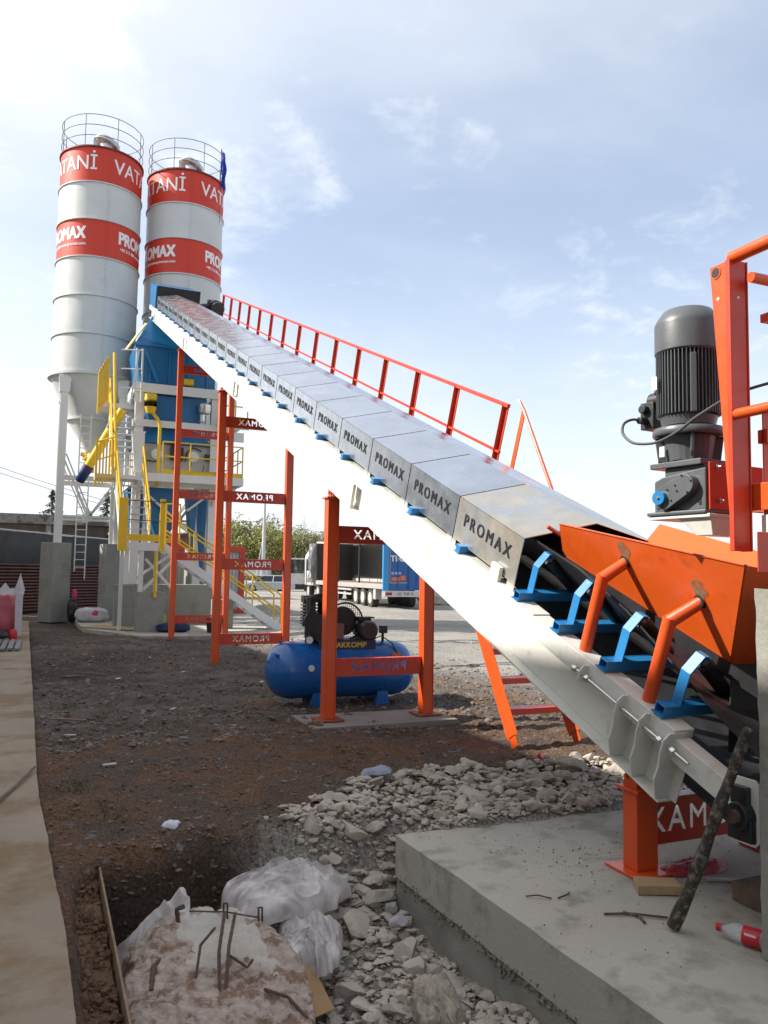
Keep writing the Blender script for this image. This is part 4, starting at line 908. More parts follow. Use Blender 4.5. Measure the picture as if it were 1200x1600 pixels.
flight('steel_stair', 'uppermost flight of the tower stairs, from the mixer deck level up to the weigh platform', (1.78, 25.0, 2.9), (1.78, 26.9, 5.15), .66, 10, (1, 0, 0), rail_sides=(0,))
flight('steel_stair', 'middle flight of the tower stairs with double yellow rails above the gated landing', (2.0, 23.5, .72), (1.9, 24.9, 2.72), .78, 9, (1, 0, 0))
flight('steel_stair', 'lowest flight of the tower stairs running sideways down to the ground', (6.55, 23.0, -1.68), (3.1, 23.0, .66), .8, 12, (0, 1, 0), closed=True)
t = thing('stair_landing', 'small steel landing with a yellow gate on slender posts between the stair flights', 'landing', (2.5, 23.2, -1.7))
mb = MB(); mb.box(1.95, 3.1, 22.7, 23.5, .66, .70); mb.box(1.95, 3.1, 22.66, 22.699, .52, .74); mb.box(3.101, 3.14, 22.7, 23.8, .52, .74); mb.build('deck', WH, t)
for (x, y, z0) in ((2.5, 22.75, -1.69), (2.98, 23.4, -.6), (2.05, 23.4, -1.69), (2.12, 22.8, -.4)):
    mb = MB(); mb.bar((x, y, z0), (x, y, .64), .13 if y < 23 else .1, .1); mb.build('post', WH, t, bevel=0.004)
mb = MB(); mb.bar((2.6, 22.9, -.55), (3.35, 22.95, .25), .08, .06, up=(0, 1, 0)); mb.bar((2.4, 22.98, -.25), (3.3, 22.98, .42), .07, .06, up=(0, 1, 0)); mb.bar((2.62, 22.8, .3), (3.35, 22.85, -.5), .07, .05, up=(0, 1, 0)); mb.parts('brace', WH, t)
mb = MB()
for x in (1.98, 3.02): mb.box(x-.12 if x < 2.5 else x-.07, x+.12 if x < 2.5 else x+.07, 22.62, 22.66, .5, 1.95)
mb.box(2.12, 2.94, 22.63, 22.65, .78, .96); mb.cyl((2.87, 22.6, .5), (2.87, 22.6, -.75), .045, n=8)
mb.parts('gate_post', YE, t, bevel=0.004)
mb = MB(); mb.cyl((2.1, 22.6, 1.35), (2.96, 22.6, 1.33), .012, n=6); mb.cyl((2.1, 22.6, 1.88), (3.3, 22.6, 1.86), .012, n=6); mb.parts('gate_cable', DG, t)
mb = MB(); rail(mb, [(3.12, 22.72), (3.5, 22.72)], .74, 1.1, .4); mb.build('landing_rail', YE, t, smooth=True)
t = thing('stair_landing', 'upper stair landing with yellow barred rail left of the mixer deck', 'landing', (1.8, 25.3, 2.7))
mb = MB(); mb.box(1.35, 2.5, 24.9, 25.8, 2.70, 2.82); mb.build('deck', WH, t, bevel=0.004)
mb = MB()
for k in range(6): mb.cyl((1.36+k*.09, 24.9+k*.0, 2.5+k*.02), (1.36+k*.09, 24.9, 3.75+k*.02), .026, n=6)
mb.tube([(1.34, 24.9, 3.75), (1.85, 24.9, 3.95)], .026, 6); mb.tube([(1.34, 24.9, 3.2), (1.85, 24.9, 3.4)], .02, 6); mb.box(1.32, 1.38, 24.88, 24.92, 2.45, 3.85); mb.build('barred_rail', YE, t, smooth=True)
t = thing('stair_landing', 'topmost weigh platform landing with yellow mesh guard in front of the silo cone', 'landing', (1.9, 27.0, 5.0))
mb = MB(); mb.box(1.45, 2.55, 26.6, 27.6, 5.15, 5.30); mb.build('deck', WH, t, bevel=0.004)
mb = MB()
for k in range(5): mb.cyl((1.44+k*.055, 26.58, 5.0+k*.08), (1.44+k*.055, 26.58, 6.35+k*.1), .026, n=6)
mb.tube([(1.42, 26.58, 6.2), (1.70, 26.58, 6.8), (1.70, 26.58, 5.3)], .03, 6); mb.tube([(1.42, 26.58, 4.9), (1.42, 26.58, 6.2)], .03, 6); mb.build('mesh_guard', YE, t, smooth=True)
mb = MB(); mb.tube([(1.92, 25.0, 3.0), (1.84, 25.5, 5.3), (1.80, 25.9, 6.75)], .045, 8); mb.build('tall_rail', YE, t, smooth=True)
# screw conveyor
a, b = Vector((1.03, 26.9, 2.85)), Vector((2.15, 26.3, 5.05)); d = b-a
t = thing('screw_conveyor', 'yellow inclined screw conveyor tube with blue motor below the left silo', 'screw conveyor', tuple(a))
mb = MB(); mb.cyl(a+d*.18, a+d*.72, .145, n=20); mb.cyl(a+d*.77, b, .135, n=20); mb.parts('tube', YE, t, smooth=True)
PUR = mat('purple_flange', (0.05, 0.035, 0.12), .5)
mb = MB(); mb.cyl(a+d*.715, a+d*.775, .18, n=20); mb.cyl(a+d*.10, a+d*.185, .17, n=20); mb.parts('flange', PUR, t, smooth=True)
mb = MB(); mb.cyl(a-d*.03, a+d*.10, .15, n=18); mb.cyl(a-d*.05, a-d*.03, .12, .15, n=18); mb.build('motor', mat('navy_motor', (0.012, 0.03, 0.12), .4), t, smooth=True)
mb = MB(); mb.tube([(1.38, 29.3, 3.9), (1.5, 28.2, 3.7), (1.62, 26.7, 4.0)], .11, 12); mb.build('feed_pipe', WH, t, smooth=True)

# ---------------- gear motor and drive frame at the right ----------------
GMX, GMY, GRZ = 2.905, 2.995, R(7)
t = thing('gear_motor', 'large grey vertical gear motor with ribbed body and blue round cap above the hopper', 'gear motor', (GMX, GMY, .30), GRZ)
G = WM[t.name] @ Matrix.Translation((0, 0, -.30)) @ Matrix.Diagonal((1, 1, .93, 1))
mb = MB(G); mb.lathe([(0.0, 1.425), (.108, 1.424), (.118, 1.418), (.146, 1.375), (.155, 1.355), (.158, 1.34), (.158, 1.195), (.150, 1.186), (.0, 1.186)], n=40); mb.build('fan_cowl', GR, t, smooth=True)
mb = MB(G); mb.lathe([(0, .845), (.118, .845), (.118, 1.185), (0, 1.185)], n=36)
for k in range(52):
    a = 2*math.pi*k/52 + .03
    
    c, s_ = math.cos(a), math.sin(a); mb.bar((.134*c, .134*s_, .855), (.134*c, .134*s_, 1.185), .0045, .036, up=(c, s_, 0))
mb.build('finned_body', GR, t)
mb = MB(G)
for aa in (R(228), R(345)): c, s_ = math.cos(aa), math.sin(aa); mb.bar((.139*c, .139*s_, .85), (.139*c, .139*s_, 1.16), .03, .034, up=(c, s_, 0))
mb.parts('cooling_strip', GR, t, bevel=0.004)
mb = MB(G); mb.lathe([(.10, .79), (.125, .80), (.135, .845), (.0, .846)], n=36); mb.lathe([(0, .745), (.168, .745), (.172, .752), (.172, .772), (.165, .785), (.0, .79)], n=40); mb.build('mounting_flange', GR, t, smooth=True)
mb = MB(G)
mb.lathe([(0, .60), (.105, .60), (.125, .744), (0, .744)], n=24)
for k in range(4): a = k*math.pi/2+.78; c, s_ = math.cos(a), math.sin(a); mb.bar((.118*c, .118*s_, .60), (.135*c, .135*s_, .744), .016, .05, up=(c, s_, 0))
mb.box(-.12, .10, -.16, .14, .575, .605); mb.build('lantern', GR, t, smooth=False, bevel=0.004)
mb = MB(G); mb.box(-.095, .10, -.165, .07, .50, .575); mb.prism([(-.17, .345), (.13, .345), (.13, .51), (.08, .53), (-.17, .56)], 0, -.10, .10); mb.box(-.13, .12, -.19, .155, .325, .345)
gb = mb.build('gearbox', GR, t, bevel=0.006)
def capsule(c0, c1, r0, r1, n=14):
    c0, c1 = Vector(c0), Vector(c1); d = (c1-c0); an = math.atan2(d.y, d.x); out = []
    for k in range(n+1): a = an+math.pi/2+math.pi*k/n; out.append((c0.x+r0*math.cos(a), c0.y+r0*math.sin(a)))
    for k in range(n+1): a = an-math.pi/2+math.pi*k/n; out.append((c1.x+r1*math.cos(a), c1.y+r1*math.sin(a)))
    return out
mb = MB(G); mb.prism(capsule((.035, .415), (-.08, .475), .062, .055), 0, -.145, -.1005); cv_ = mb.build('gear_cover', GR, gb, smooth=True, bevel=0.003)
mb = MB(G)
for k in range(9): 
    a = k*.7; cc = (.035, .415) if k % 2 else (-.08, .475); mb.cyl((-.150, cc[0]+.047*math.cos(a), cc[1]+.047*math.sin(a)), (-.1455, cc[0]+.047*math.cos(a), cc[1]+.047*math.sin(a)), .005, n=6)
mb.parts('cover_screw', BKP, cv_)
mb = MB(G); mb.cyl((-.168, .05, .415), (-.146, .05, .415), .036, n=28); bc = mb.build('shaft_cap', BL, gb, smooth=True)
mb = MB(G); mb.cyl((-.176, .05, .415), (-.1685, .05, .415), .008, n=6); mb.cyl((-.106, .11, .445), (-.1005, .11, .445), .009, n=6); mb.parts('cap_screw', STEEL, bc)
mb = MB(G)
for (y, z) in ((.105, .36), (-.14, .37)): mb.box(-.102, -.1005, y-.006, y+.006, z, z+.035)
mb.parts('cast_slot', BKP, gb)
PL = mat('name_plate', (0.75, 0.75, 0.73), .4)
mb = MB(G); mb.box(-.162, -.158, .055, .085, .99, 1.06); mb.box(-.125, -.120, .045, .075, .635, .69)
mb.parts('name_plate', PL, t)
mb = MB(G); mb.cyl((.02, .15, .98), (.02, .24, .98), .05, n=16); mb.box(-.04, .06, .185, .27, .82, .97); mb.cyl((-.07, .235, .93), (-.01, .235, .93), .024, n=14); mb.cyl((-.09, .235, .865), (-.01, .235, .865), .02, n=14); mb.cyl((.0, .17, 1.02), (.0, .19, 1.02), .03, n=12)
mb.build('terminal_box', DG, t, smooth=True, bevel=0.004)
mb = MB(G); mb.tube(spline([(-.07, .235, .865), (-.12, .25, .868), (-.17, .26, .84), (-.20, .24, .78), (-.21, .17, .72), (-.205, .08, .70), (-.20, .0, .705), (-.19, -.10, .745), (-.17, -.20, .81), (-.10, -.36, .90), (0, -.6, .95)]), .0075, 8)
mb.build('cable', CABLE, t, smooth=True)
# cream base bracket
mb = MB(G); mb.hexa([(-.08, -.19, .215), (.16, -.19, .215), (.16, -.10, .215), (-.08, -.10, .215)], [(-.11, -.20, .324), (.16, -.20, .324), (.16, -.0, .324), (-.11, -.0, .324)]); mb.box(-.12, .12, -.205, .15, .305, .324); mb.build('base_bracket', WB, t, bevel=0.004)
t = thing('drive_frame', 'orange railing and drive frame with leaning flat bar at the right edge', 'machine frame', (3.1, 2.6, -1.65)); 
mb = MB(); mb.box(2.744, 2.752, 2.575, 2.600, .12, 1.42); mb.box(2.753, 2.846, 2.581, 2.587, .12, 1.42); mb.box(2.847, 2.855, 2.575, 2.64, .12, 1.42)
mb.build('post', ORR, t, bevel=0.003)
mb = MB(); mb.tube([(2.785, 2.60, 1.435), (2.785, 1.4, 1.435)], .030, 16); mb.tube([(2.82, 2.53, 1.33), (4.4, 2.53, 1.33)], .024, 12); mb.tube([(2.77, 2.58, .72), (2.77, 1.4, .72)], .024, 14); mb.parts('top_rail', OR, t, smooth=True)
mb = MB(); mb.hexa([(2.80, 2.640, .153), (2.80, 2.595, .153), (2.80, 2.65, 1.44), (2.80, 2.742, 1.44)], [(2.806, 2.640, .153), (2.806, 2.595, .153), (2.806, 2.65, 1.44), (2.806, 2.742, 1.44)]); mb.cyl((2.796, 2.705, 1.405), (2.86, 2.705, 1.405), .030, n=18); fb_ = mb.build('flat_bar', OR, t)
mb = MB(); mb.cyl((2.7945, 2.705, 1.405), (2.7955, 2.705, 1.405), .023, n=18); mb.cyl((2.7985, 2.64, .66), (2.7995, 2.64, .66), .012, n=10); mb.parts('pipe_bore', BK, fb_)
mb = MB(); mb.cyl((2.7985, 2.695, 1.28), (2.7995, 2.695, 1.28), .008, n=10); mb.cyl((2.80, 2.580, 1.25), (2.80, 2.5806, 1.25), .006, n=10); mb.parts('bolt_hole', PL, fb_)
mb = MB(G); mb.box(-.095, .30, -.190, -.182, .345, .585); mp = mb.build('motor_plate', ORR, t, bevel=0.002)
mb = MB(G)
for (x, z) in ((-.05, .56), (-.035, .39)): mb.cyl((x, -.204, z), (x, -.191, z), .012, n=6); mb.cyl((x, -.219, z), (x, -.205, z), .006, n=8)
mb.parts('plate_bolt', STEEL, mp)
mb = MB(); mb.box(2.90, 4.6, 2.55, 2.556, .28, .76); mb.box(2.9, 4.6, 2.53, 2.58, .60, .66); mb.build('back_panel', ORR, t)
mb = MB(); mb.box(2.86, 4.6, 2.44, 2.62, .30, .42); mb.build('crossmember', OR, t, bevel=0.004)
mb = MB(); mb.box(2.88, 4.6, 2.47, 2.55, .16, .28); mb.build('cream_beam', WB, t)
mb = MB(); mb.box(2.757, 4.6, 2.462, 2.469, .03, .20); fp = mb.build('foot_plate', ORR, t, bevel=0.003)
mb = MB()
for z in (.085, .15): mb.cyl((2.885, 2.447, z), (2.885, 2.461, z), .014, n=6)
mb.parts('plate_bolt', STEEL, fp)
mb = MB(); mb.box(2.95, 3.9, 2.50, 2.60, 1.16, 1.20); mb.box(2.99, 3.25, 2.50, 2.58, .95, 1.16); mb.cyl((3.02, 2.54, .83), (3.02, 2.54, .74), .05, n=12); mb.build('upper_bracket', OR, t, bevel=0.004)
mb = MB(); mb.bar((4.5, 2.55, -1.64), (4.5, 2.55, 1.3), .12, .12); mb.build('rear_post', ORR, t)
mb = MB(); mb.tube([(2.82, 2.52, .72), (2.95, 2.5, .76), (3.4, 2.5, .86)], .009, 6); mb.build('cable', BKP, t)

# ---------------- concrete wall, stick, litter on the slab ----------------
bm = bmesh.new(); bmesh.ops.create_cube(bm, size=1.0)
bmesh.ops.subdivide_edges(bm, edges=bm.edges[:], cuts=34, use_grid_fill=True)
for v in bm.verts:
    v.co = Vector((2.962 + (v.co.x+.5)*1.76, .9+(v.co.y+.5)*1.765, -1.648+(v.co.z+.5)*1.605))
    w_ = noise.noise(v.co*13)*.011 + noise.noise(v.co*30)*.005
    v.co += Vector((w_*.6, w_*1.6 if v.co.y > 2.6 else 0, w_*.5))
me = bpy.data.meshes.new('concrete_block'); bm.to_mesh(me); bm.free(); me.materials.append(CONC)
o = bpy.data.objects.new('concrete_block', me); sc.collection.objects.link(o); o['label'] = 'rough-edged upright concrete wall end cut off by the right edge, beside the conveyor tail'; o['category'] = 'concrete wall'
mb = MB(); a, b = Vector((2.80, 3.02, -1.63)), Vector((2.90, 2.66, -.66)); pts = []; rs = []
for k in range(15):
    f = k/14; p = a.lerp(b, f) + Vector((.008*math.sin(f*9), .008*math.cos(f*7), 0)); pts.append(p); rs.append(.031-.008*f+.003*math.sin(f*23))
mb.tube(pts, rs, 12)
for f, d in ((.28, (-.05, 0, .05)), (.24, (.05, -.01, .03)), (.62, (-.03, 0, .03)), (.8, (.05, .01, .04))): p = a.lerp(b, f); mb.cyl(p, p+Vector(d), .009, .005, n=6)
mb.build('branch', BARK, smooth=True, label='rough stripped branch leaning from the slab against the concrete wall end', cat='branch')
t = thing('plastic_bottle', 'clear plastic drink bottle with red cap and red label lying on the slab', 'bottle', (3.0, 2.83, -1.65))
a, b = Vector((2.955, 2.90, -1.605)), Vector((3.045, 2.70, -1.605)); d = (b-a)
prof = [(0.0, .012), (.06, .0125), (.10, .013), (.28, .031), (.40, .034), (.55, .032), (.8, .034), (.97, .033), (1.0, .02)]
mb = MB(); mb.tube([a+d*f for f, r in prof], [r*1.2 for f, r in prof], 20); mb.build('body', CLEAR, t, smooth=True)
mb = MB(); mb.cyl(a-d*.05, a+d*.05, .018, n=16); mb.build('cap', REDP, t, smooth=True)
mb = MB(); mb.cyl(a+d*.50, a+d*.86, .0420, n=24, cap=False); lb = mb.build('label_band', REDP, t, smooth=True)
mb = MB()
for k in range(5):
    f = .58+k*.045; mb.bar(a+d*f+Vector((-.036, -.014, .016)), a+d*(f+.03)+Vector((-.037, -.014, .022)), .002, .012)
mb.build('label_print', TXW, lb)
def fold(u, v, seed, f):
    """creased sheet relief: warped ridges running mostly one way"""
    a = seed*1.7; c, s_ = math.cos(a), math.sin(a); p, q = u*c+v*s_, -u*s_+v*c
    wx = noise.noise(Vector((p*1.3, q*1.3, seed)))*.9; wy = noise.noise(Vector((p*1.3, q*1.3, seed+9)))*.9
    r1 = 1-abs(noise.noise(Vector(((p+wx)*f, (q+wy)*f*.45, seed+2))))*2.4
    r2 = 1-abs(noise.noise(Vector(((p+wy)*f*1.1, (q+wx)*f*2.3, seed+4))))*2.4
    r3 = 1-abs(noise.noise(Vector(((p+wy)*f*4, (q-wx)*f*2.8, seed+6))))*2.4
    return .62*r1+.30*r2+.12*r3
def crumple(name, c, sx, sy, h, material, label, cat, seed, n=40, freq=3.0, rim=None, **k):
    mb = MB(); vs = []
    for j in range(n+1):
        for i in range(n+1):
            u, v = i/n*2-1, j/n*2-1
            rad = 1+.30*noise.noise(Vector((u*1.3, v*1.3, seed)))+.10*noise.noise(Vector((u*4, v*4, seed)))
            du, dv = u*math.sqrt(1-v*v/2), v*math.sqrt(1-u*u/2)
            e_ = max(0, 1-(du*du+dv*dv)); w_ = fold(du, dv, seed, freq*.55); w2 = noise.noise(Vector((du*1.2, dv*1.2, seed+3)))
            vs.append((c[0]+du*sx*rad+.25*h*w_*dv, c[1]+dv*sy*rad+.25*h*w_*du, c[2]+h*(e_**.35)*(.55+.40*w2+.26*w_)+.04*h*w_))
    mb.add(vs, [(j*(n+1)+i, j*(n+1)+i+1, (j+1)*(n+1)+i+1, (j+1)*(n+1)+i) for j in range(n) for i in range(n)])
    return mb.build(name, material, smooth=True, label=label, cat=cat, recalc=False, **k)
crumple('plastic_scrap', (3.50, 3.62, -1.648), .24, .10, .05, mat('red_film', (.42, .05, .07), .45, var=.3, vscale=15, bump=.4), 'crumpled red plastic film on the slab behind the orange stand foot', 'plastic film', 3, n=26, freq=5)
mb = MB(Matrix.Translation((3.52, 3.40, -1.648)) @ Matrix.Rotation(R(-28), 4, 'Z')); mb.box(-.11, .11, -.018, .018, 0, .012); mb.build('plastic_strip', mat('pale_strip', (.45, .42, .48), .5), label='short pale lilac strip lying behind the leaning branch', cat='plastic strip', bevel=.002)
def twig(pts, r, label, m=RUST, cat='wire piece', nm='wire'):
    mb = MB(); mb.tube(pts, r, 6); mb.build(nm, m, smooth=True, label=label, cat=cat)
twig([(2.60, 3.28, -1.64), (2.72, 3.23, -1.636), (2.86, 3.13, -1.638)], .006, 'straight rusty nail-like rod on the slab left of the branch foot')
twig([(2.70, 3.26, -1.64), (2.74, 3.19, -1.635), (2.72, 3.13, -1.64)], .007, 'small bent twig just in front of the straight rusty rod', BARK, 'twig', 'twig')
twig([(2.36, 3.60, -1.64), (2.41, 3.57, -1.63), (2.47, 3.53, -1.64)], .004, 'curved bit of wire on the slab, the left one of two')
twig([(2.50, 3.52, -1.64), (2.56, 3.52, -1.63), (2.60, 3.56, -1.64)], .0045, 'curved bit of wire on the slab, the right one of two')
mb = MB()
rd = random.Random(4)
for k in range(520):
    x = 2.25+rd.random()*1.9; y = 2.6+rd.random()*2.05; 
    if rd.random() < .5: x, y = 2.9+rd.gauss(0, .3), 3.9+rd.gauss(0, .3)
    if x < 2.22 or y > 4.7: continue
    rock(mb, (x, y, -1.647), .0018*4**rd.random()**2, 1, seed=k+900)
mb.build('grit', STN, kind='stuff', label='loose grit on the foundation slab')
mb = MB(); mb.box(3.35, 3.62, 3.02, 3.2, -1.648, -1.55); mb.build('timber_block', WOODD, label='dark timber block lying under the tail bearing', cat='timber block', bevel=.005)

# ---------------- broken pile head with rebar, plastic, board ----------------
bm = bmesh.new(); bmesh.ops.create_icosphere(bm, subdivisions=7, radius=1.0)
for v in bm.verts:
    p = v.co.copy(); q = p*1.5
    k = 1 + .16*noise.noise(q) + .07*noise.noise(q*2.7) + .03*noise.noise(q*7)
    p = p*k; top = .62+.05*noise.noise(q*1.7)+.10*p.y
    if p.z > top: p.z = top+(p.z-top)*.12
    sp_ = max(-1, min(1, p.x)); p.x = math.copysign(abs(sp_)**.86, sp_)
    p += Vector((noise.noise(p*14), noise.noise(p*14+Vector((5,5,5))), noise.noise(p*14+Vector((9,1,3)))))*.024
    if p.z < top-.03 or noise.noise(q*3) > .1: p += p.normalized()*(max(0, noise.noise(p*38))*-.03 + noise.noise(p*60)*.008)
    v.co = Vector((.84+.50*p.x+.05*p.y, 3.84+.90*p.y, -2.33+.74*p.z))
for f in bm.faces: f.smooth = True
me = bpy.data.meshes.new('pile_head'); bm.to_mesh(me); bm.free(); me.materials.append(LUMP); me.materials.append(LUMPT)
for p in me.polygons:
    c = p.center
    r_ = ((c.x-.93)/.22)**2 + ((c.y-4.22)/.40)**2
    if p.normal.z > .35 and r_ + 1.3*noise.noise(Vector((c.x*5, c.y*5, 1)))+.5*noise.noise(Vector((c.x*19, c.y*19, 1))) < 1: p.material_index = 1
LH = bpy.data.objects.new('broken_concrete_block', me); sc.collection.objects.link(LH); LH['label'] = 'big rounded pinkish lump of broken concrete with rebar stubs in the pit at the bottom'; LH['category'] = 'concrete lump'
from mathutils.bvhtree import BVHTree
bv = BVHTree.FromPolygons([v.co for v in me.vertices], [tuple(p.vertices) for p in me.polygons])
def ltop(x, y):
    h = bv.ray_cast(Vector((x, y, 1)), Vector((0, 0, -1))); return h[0].z if h[0] else -2.0
WM['broken_concrete_block'] = I4
def rebar(pts, r=.009, nm='rebar'):
    mb = MB(); P_ = [Vector(p) for p in pts]; fine = []
    for a, b in zip(P_[:-1], P_[1:]):
        n_ = max(2, int((b-a).length/.02)); fine += [a.lerp(b, k/n_) for k in range(n_)]
    fine.append(P_[-1]); mb.tube(fine, [r*(1+.18*(k % 2)) for k in range(len(fine))], 8); mb.build(nm, RUST, LH, smooth=True)
def on(x, y, dz=0.0): return (x, y, ltop(x, y)+dz)
rebar([on(.80, 3.62, -.02), on(.83, 3.80, .10), on(.90, 4.02, .17)], .0075)
rebar([on(.83, 3.64, -.02), on(.88, 3.82, .10), on(.955, 4.03, .15)], .0075)
rebar([on(.84, 3.95, .13), on(.76, 3.88, .08), on(.72, 3.76, .0)], .006)
rebar([on(.88, 3.80, .06), on(.95, 3.74, .04), on(.98, 3.76, .05)], .006)
rebar([on(.53, 3.78, .0), on(.56, 3.95, .03)], .011); rebar([on(.56, 3.95, .03), on(.60, 4.06, .0)], .007)
rebar([on(.80, 4.42, .02), on(.98, 4.36, .015), on(1.14, 4.28, .012)], .004)
rebar([on(.965, 4.33, -.01), on(.965, 4.34, .07), on(.985, 4.34, .07), on(.985, 4.33, -.01)], .005)
rebar([on(1.13, 4.24, -.01), on(1.13, 4.25, .07), on(1.15, 4.25, .07), on(1.15, 4.24, -.01)], .005)
rebar([on(.73, 4.32, -.02), on(.72, 4.33, .06), on(.76, 4.33, .07)], .011)
rebar([on(1.0, 3.62, .01), on(1.08, 3.52, .02), on(1.13, 3.40, .0)], .007)
rebar([on(1.12, 4.55, .03), on(1.22, 4.5, .09), on(1.30, 4.38, .0)], .005)
crumple('plastic_sheet', (1.48, 4.86, -2.0), .40, .30, .27, FILM, 'crumpled milky plastic sheet at the back of the pit between the lump and the rubble', 'plastic sheet', 11, n=110, freq=2.6)
crumple('plastic_sheet', (1.50, 4.48, -2.13), .19, .33, .24, FILM, 'tail of milky plastic film hanging down beside the tan board', 'plastic sheet', 14, n=80, freq=3)
# draped sheet on the left of the lump
mb = MB(); n = 100; vs = []
for j in range(n+1):
    for i in range(n+1):
        u, v = i/n, j/n
        x = .33+u*.42+.05*v*u; y = 3.30+v*1.45 - .05*u; z = -2.36 + .40*u**.7 + .13*v + .06*max(0, u-.25)*ss(.3, .9, v)
        w_ = fold(u*1.6, v*2.2, 5, 1.3)
        vs.append((x+.03*w_*v, y, z+.075*w_-.03))
mb.add(vs, [(j*(n+1)+i, j*(n+1)+i+1, (j+1)*(n+1)+i+1, (j+1)*(n+1)+i) for j in range(n) for i in range(n)])
mb.build('plastic_sheet', FILM, smooth=True, recalc=False, label='large milky plastic sheet draped over the left side of the pinkish lump', cat='plastic sheet')
crumple('plastic_scrap', (.36, 4.18, -2.0), .05, .12, .08, MAG, 'small magenta scrap poking out beside the walkway edge', 'plastic film', 5, n=14)
mb = MB(Matrix.Translation((1.37, 4.14, -2.14)) @ Matrix.Rotation(R(18), 4, 'Z') @ Matrix.Rotation(R(38), 4, 'X')); mb.box(-.075, .075, -.17, .17, 0, .012); mb.build('board_piece', CARD, label='tan fibreboard piece leaning between the lump and the rubble', cat='board piece', bevel=.002)
crumple('plastic_sheet', (1.86, 3.62, -2.12), .13, .20, .16, mat('dirty_film', (.36, .31, .24), .5, var=.3, vscale=9, bump=.5), 'dirty yellowish plastic rag at the foot of the slab', 'plastic film', 21, n=30, freq=4)
crumple('plastic_sheet', (2.0, 3.25, -2.18), .12, .24, .14, mat('dirty_film2', (.30, .22, .16), .6, var=.3, vscale=9, bump=.5), 'brownish crumpled wrap at the bottom edge against the slab', 'plastic film', 23, n=30, freq=4)
mb = MB(); mb.cyl((1.985, 4.42, -2.04), (2.0, 4.33, -1.99), .03, n=16); mb.build('plastic_cup', mat('cup_white', (.5, .48, .5), .5), smooth=True, label='small white cup lying against the slab face', cat='cup')
crumple('litter', (.86, 5.5, ground_h(.86, 5.5)), .07, .06, .06, mat('paper_scrap', (.62, .60, .66), .7, bump=.2), 'single crumpled white scrap on the brown earth above the pit', 'litter', 31, n=16)
crumple('litter', (2.42, 5.75, ground_h(2.42, 5.75)+.06), .13, .08, .06, mat('bluish_scrap', (.30, .33, .42), .7), 'bluish crumpled bag at the left end of the rubble bank', 'litter', 33, n=16)
mb = MB(); rock(mb, (3.85, 5.66, ground_h(3.85, 5.66)+.10), .035, 2, seed=77); mb.build('litter', REDP, label='tiny red cap on top of the rubble bank', cat='litter')
# litter, boards and tufts on the yard
rd = random.Random(12)
lit = [(.35, 9.0), (1.2, 13.5), (.9, 17.5), (2.1, 16.9), (2.3, 14.0), (.6, 7.2), (1.6, 10.4), (3.2, 12.2), (5.3, 12.4)]
for i, (x, y) in enumerate(lit):
    mb = MB(Matrix.Translation((x, y, ground_h(x, y)+.02)) @ Matrix.Rotation(rd.uniform(0, 6), 4, 'Z') @ Matrix.Rotation(rd.uniform(-.2, .2), 4, 'X')); mb.box(-.055, .055, -.022, .022, 0, .008)
    mb.build('paper_scrap', SACKW, label='small pale scrap of packaging lying on the yard earth', cat='litter', group='pale scraps on the yard')
bds = [(.55, 14.2, .5, 'broken dark board on the gravel near the walkway'), (.85, 14.9, -.3, 'tilted rusty sheet piece on the gravel near the walkway'), (.75, 13.6, 1.5, 'long thin grey lath on the gravel near the walkway'),
       (.35, 9.7, .2, 'reddish splintered lath piece beside the walkway')]
for x, y, a, lab in bds:
    mb = MB(Matrix.Translation((x, y, ground_h(x, y)+.02)) @ Matrix.Rotation(a, 4, 'Z') @ Matrix.Rotation(.12*math.sin(x*40), 4, 'Y')); mb.box(-.20, .20, -.03, .03, 0, .015); mb.build('board', WOODD, label=lab, cat='board', bevel=.003)
mb = MB()
for cx, cy, r_ in ((.22, 11.6, .22), (.35, 10.4, .2), (1.0, 9.9, .28), (.30, 6.6, .16), (.45, 5.9, .2), (.3, 8.5, .15)):
    for k in range(110):
        x, y = cx+rd.gauss(0, r_*.6), cy+rd.gauss(0, r_*.6); z = ground_h(x, y); h_ = rd.uniform(.02, .055); a = rd.uniform(0, 6.28)
        mb.add([(x-.004*math.cos(a), y-.004*math.sin(a), z), (x+.004*math.cos(a), y+.004*math.sin(a), z), (x+rd.gauss(0, .03), y+rd.gauss(0, .03), z+h_)], [(0, 1, 2)])
mb.build('grass', GRS, kind='stuff', label='sparse green grass tufts along the walkway', recalc=False)
twig([(-.28, 5.9, -1.60), (-.1, 6.6, -1.6), (.02, 7.1, -1.59)], .012, 'brown bent stick lying on the stained walkway', WOODD, 'stick', 'stick')

# ---------------- compressor ----------------
t = thing('air_compressor', 'blue horizontal tank air compressor with black pump and belt guard standing behind the low trestle', 'air compressor', (3.66, 9.95, -1.72), R(-4))
K = WM[t.name]; RT = .36; ZC = .47
mb = MB(K); prof = [(0.0, -1.0), (.12, -.985), (.23, -.94), (.31, -.86), (.35, -.76), (.36, -.70), (.36, .70), (.35, .76), (.31, .86), (.23, .94), (.12, .985), (0, 1.0)]
mb.lathe(prof, n=48, M=Matrix.Translation((0, 0, ZC)) @ Matrix.Rotation(R(90), 4, 'Y')); mb.build('tank', BLC, t, smooth=True)
mb = MB(K)
for x in (-.36, .50): mb.prism([(x-.10, 0), (x+.10, 0), (x+.07, .2), (x-.07, .2)], 1, -.26, -.20); mb.prism([(x-.10, 0), (x+.10, 0), (x+.07, .2), (x-.07, .2)], 1, .20, .26); mb.box(x-.10, x+.10, -.3, .3, -.005, .02)
mb.parts('foot', BLC, t, bevel=.004)
NAV = mat('navy_base', (.012, .025, .10), .45)
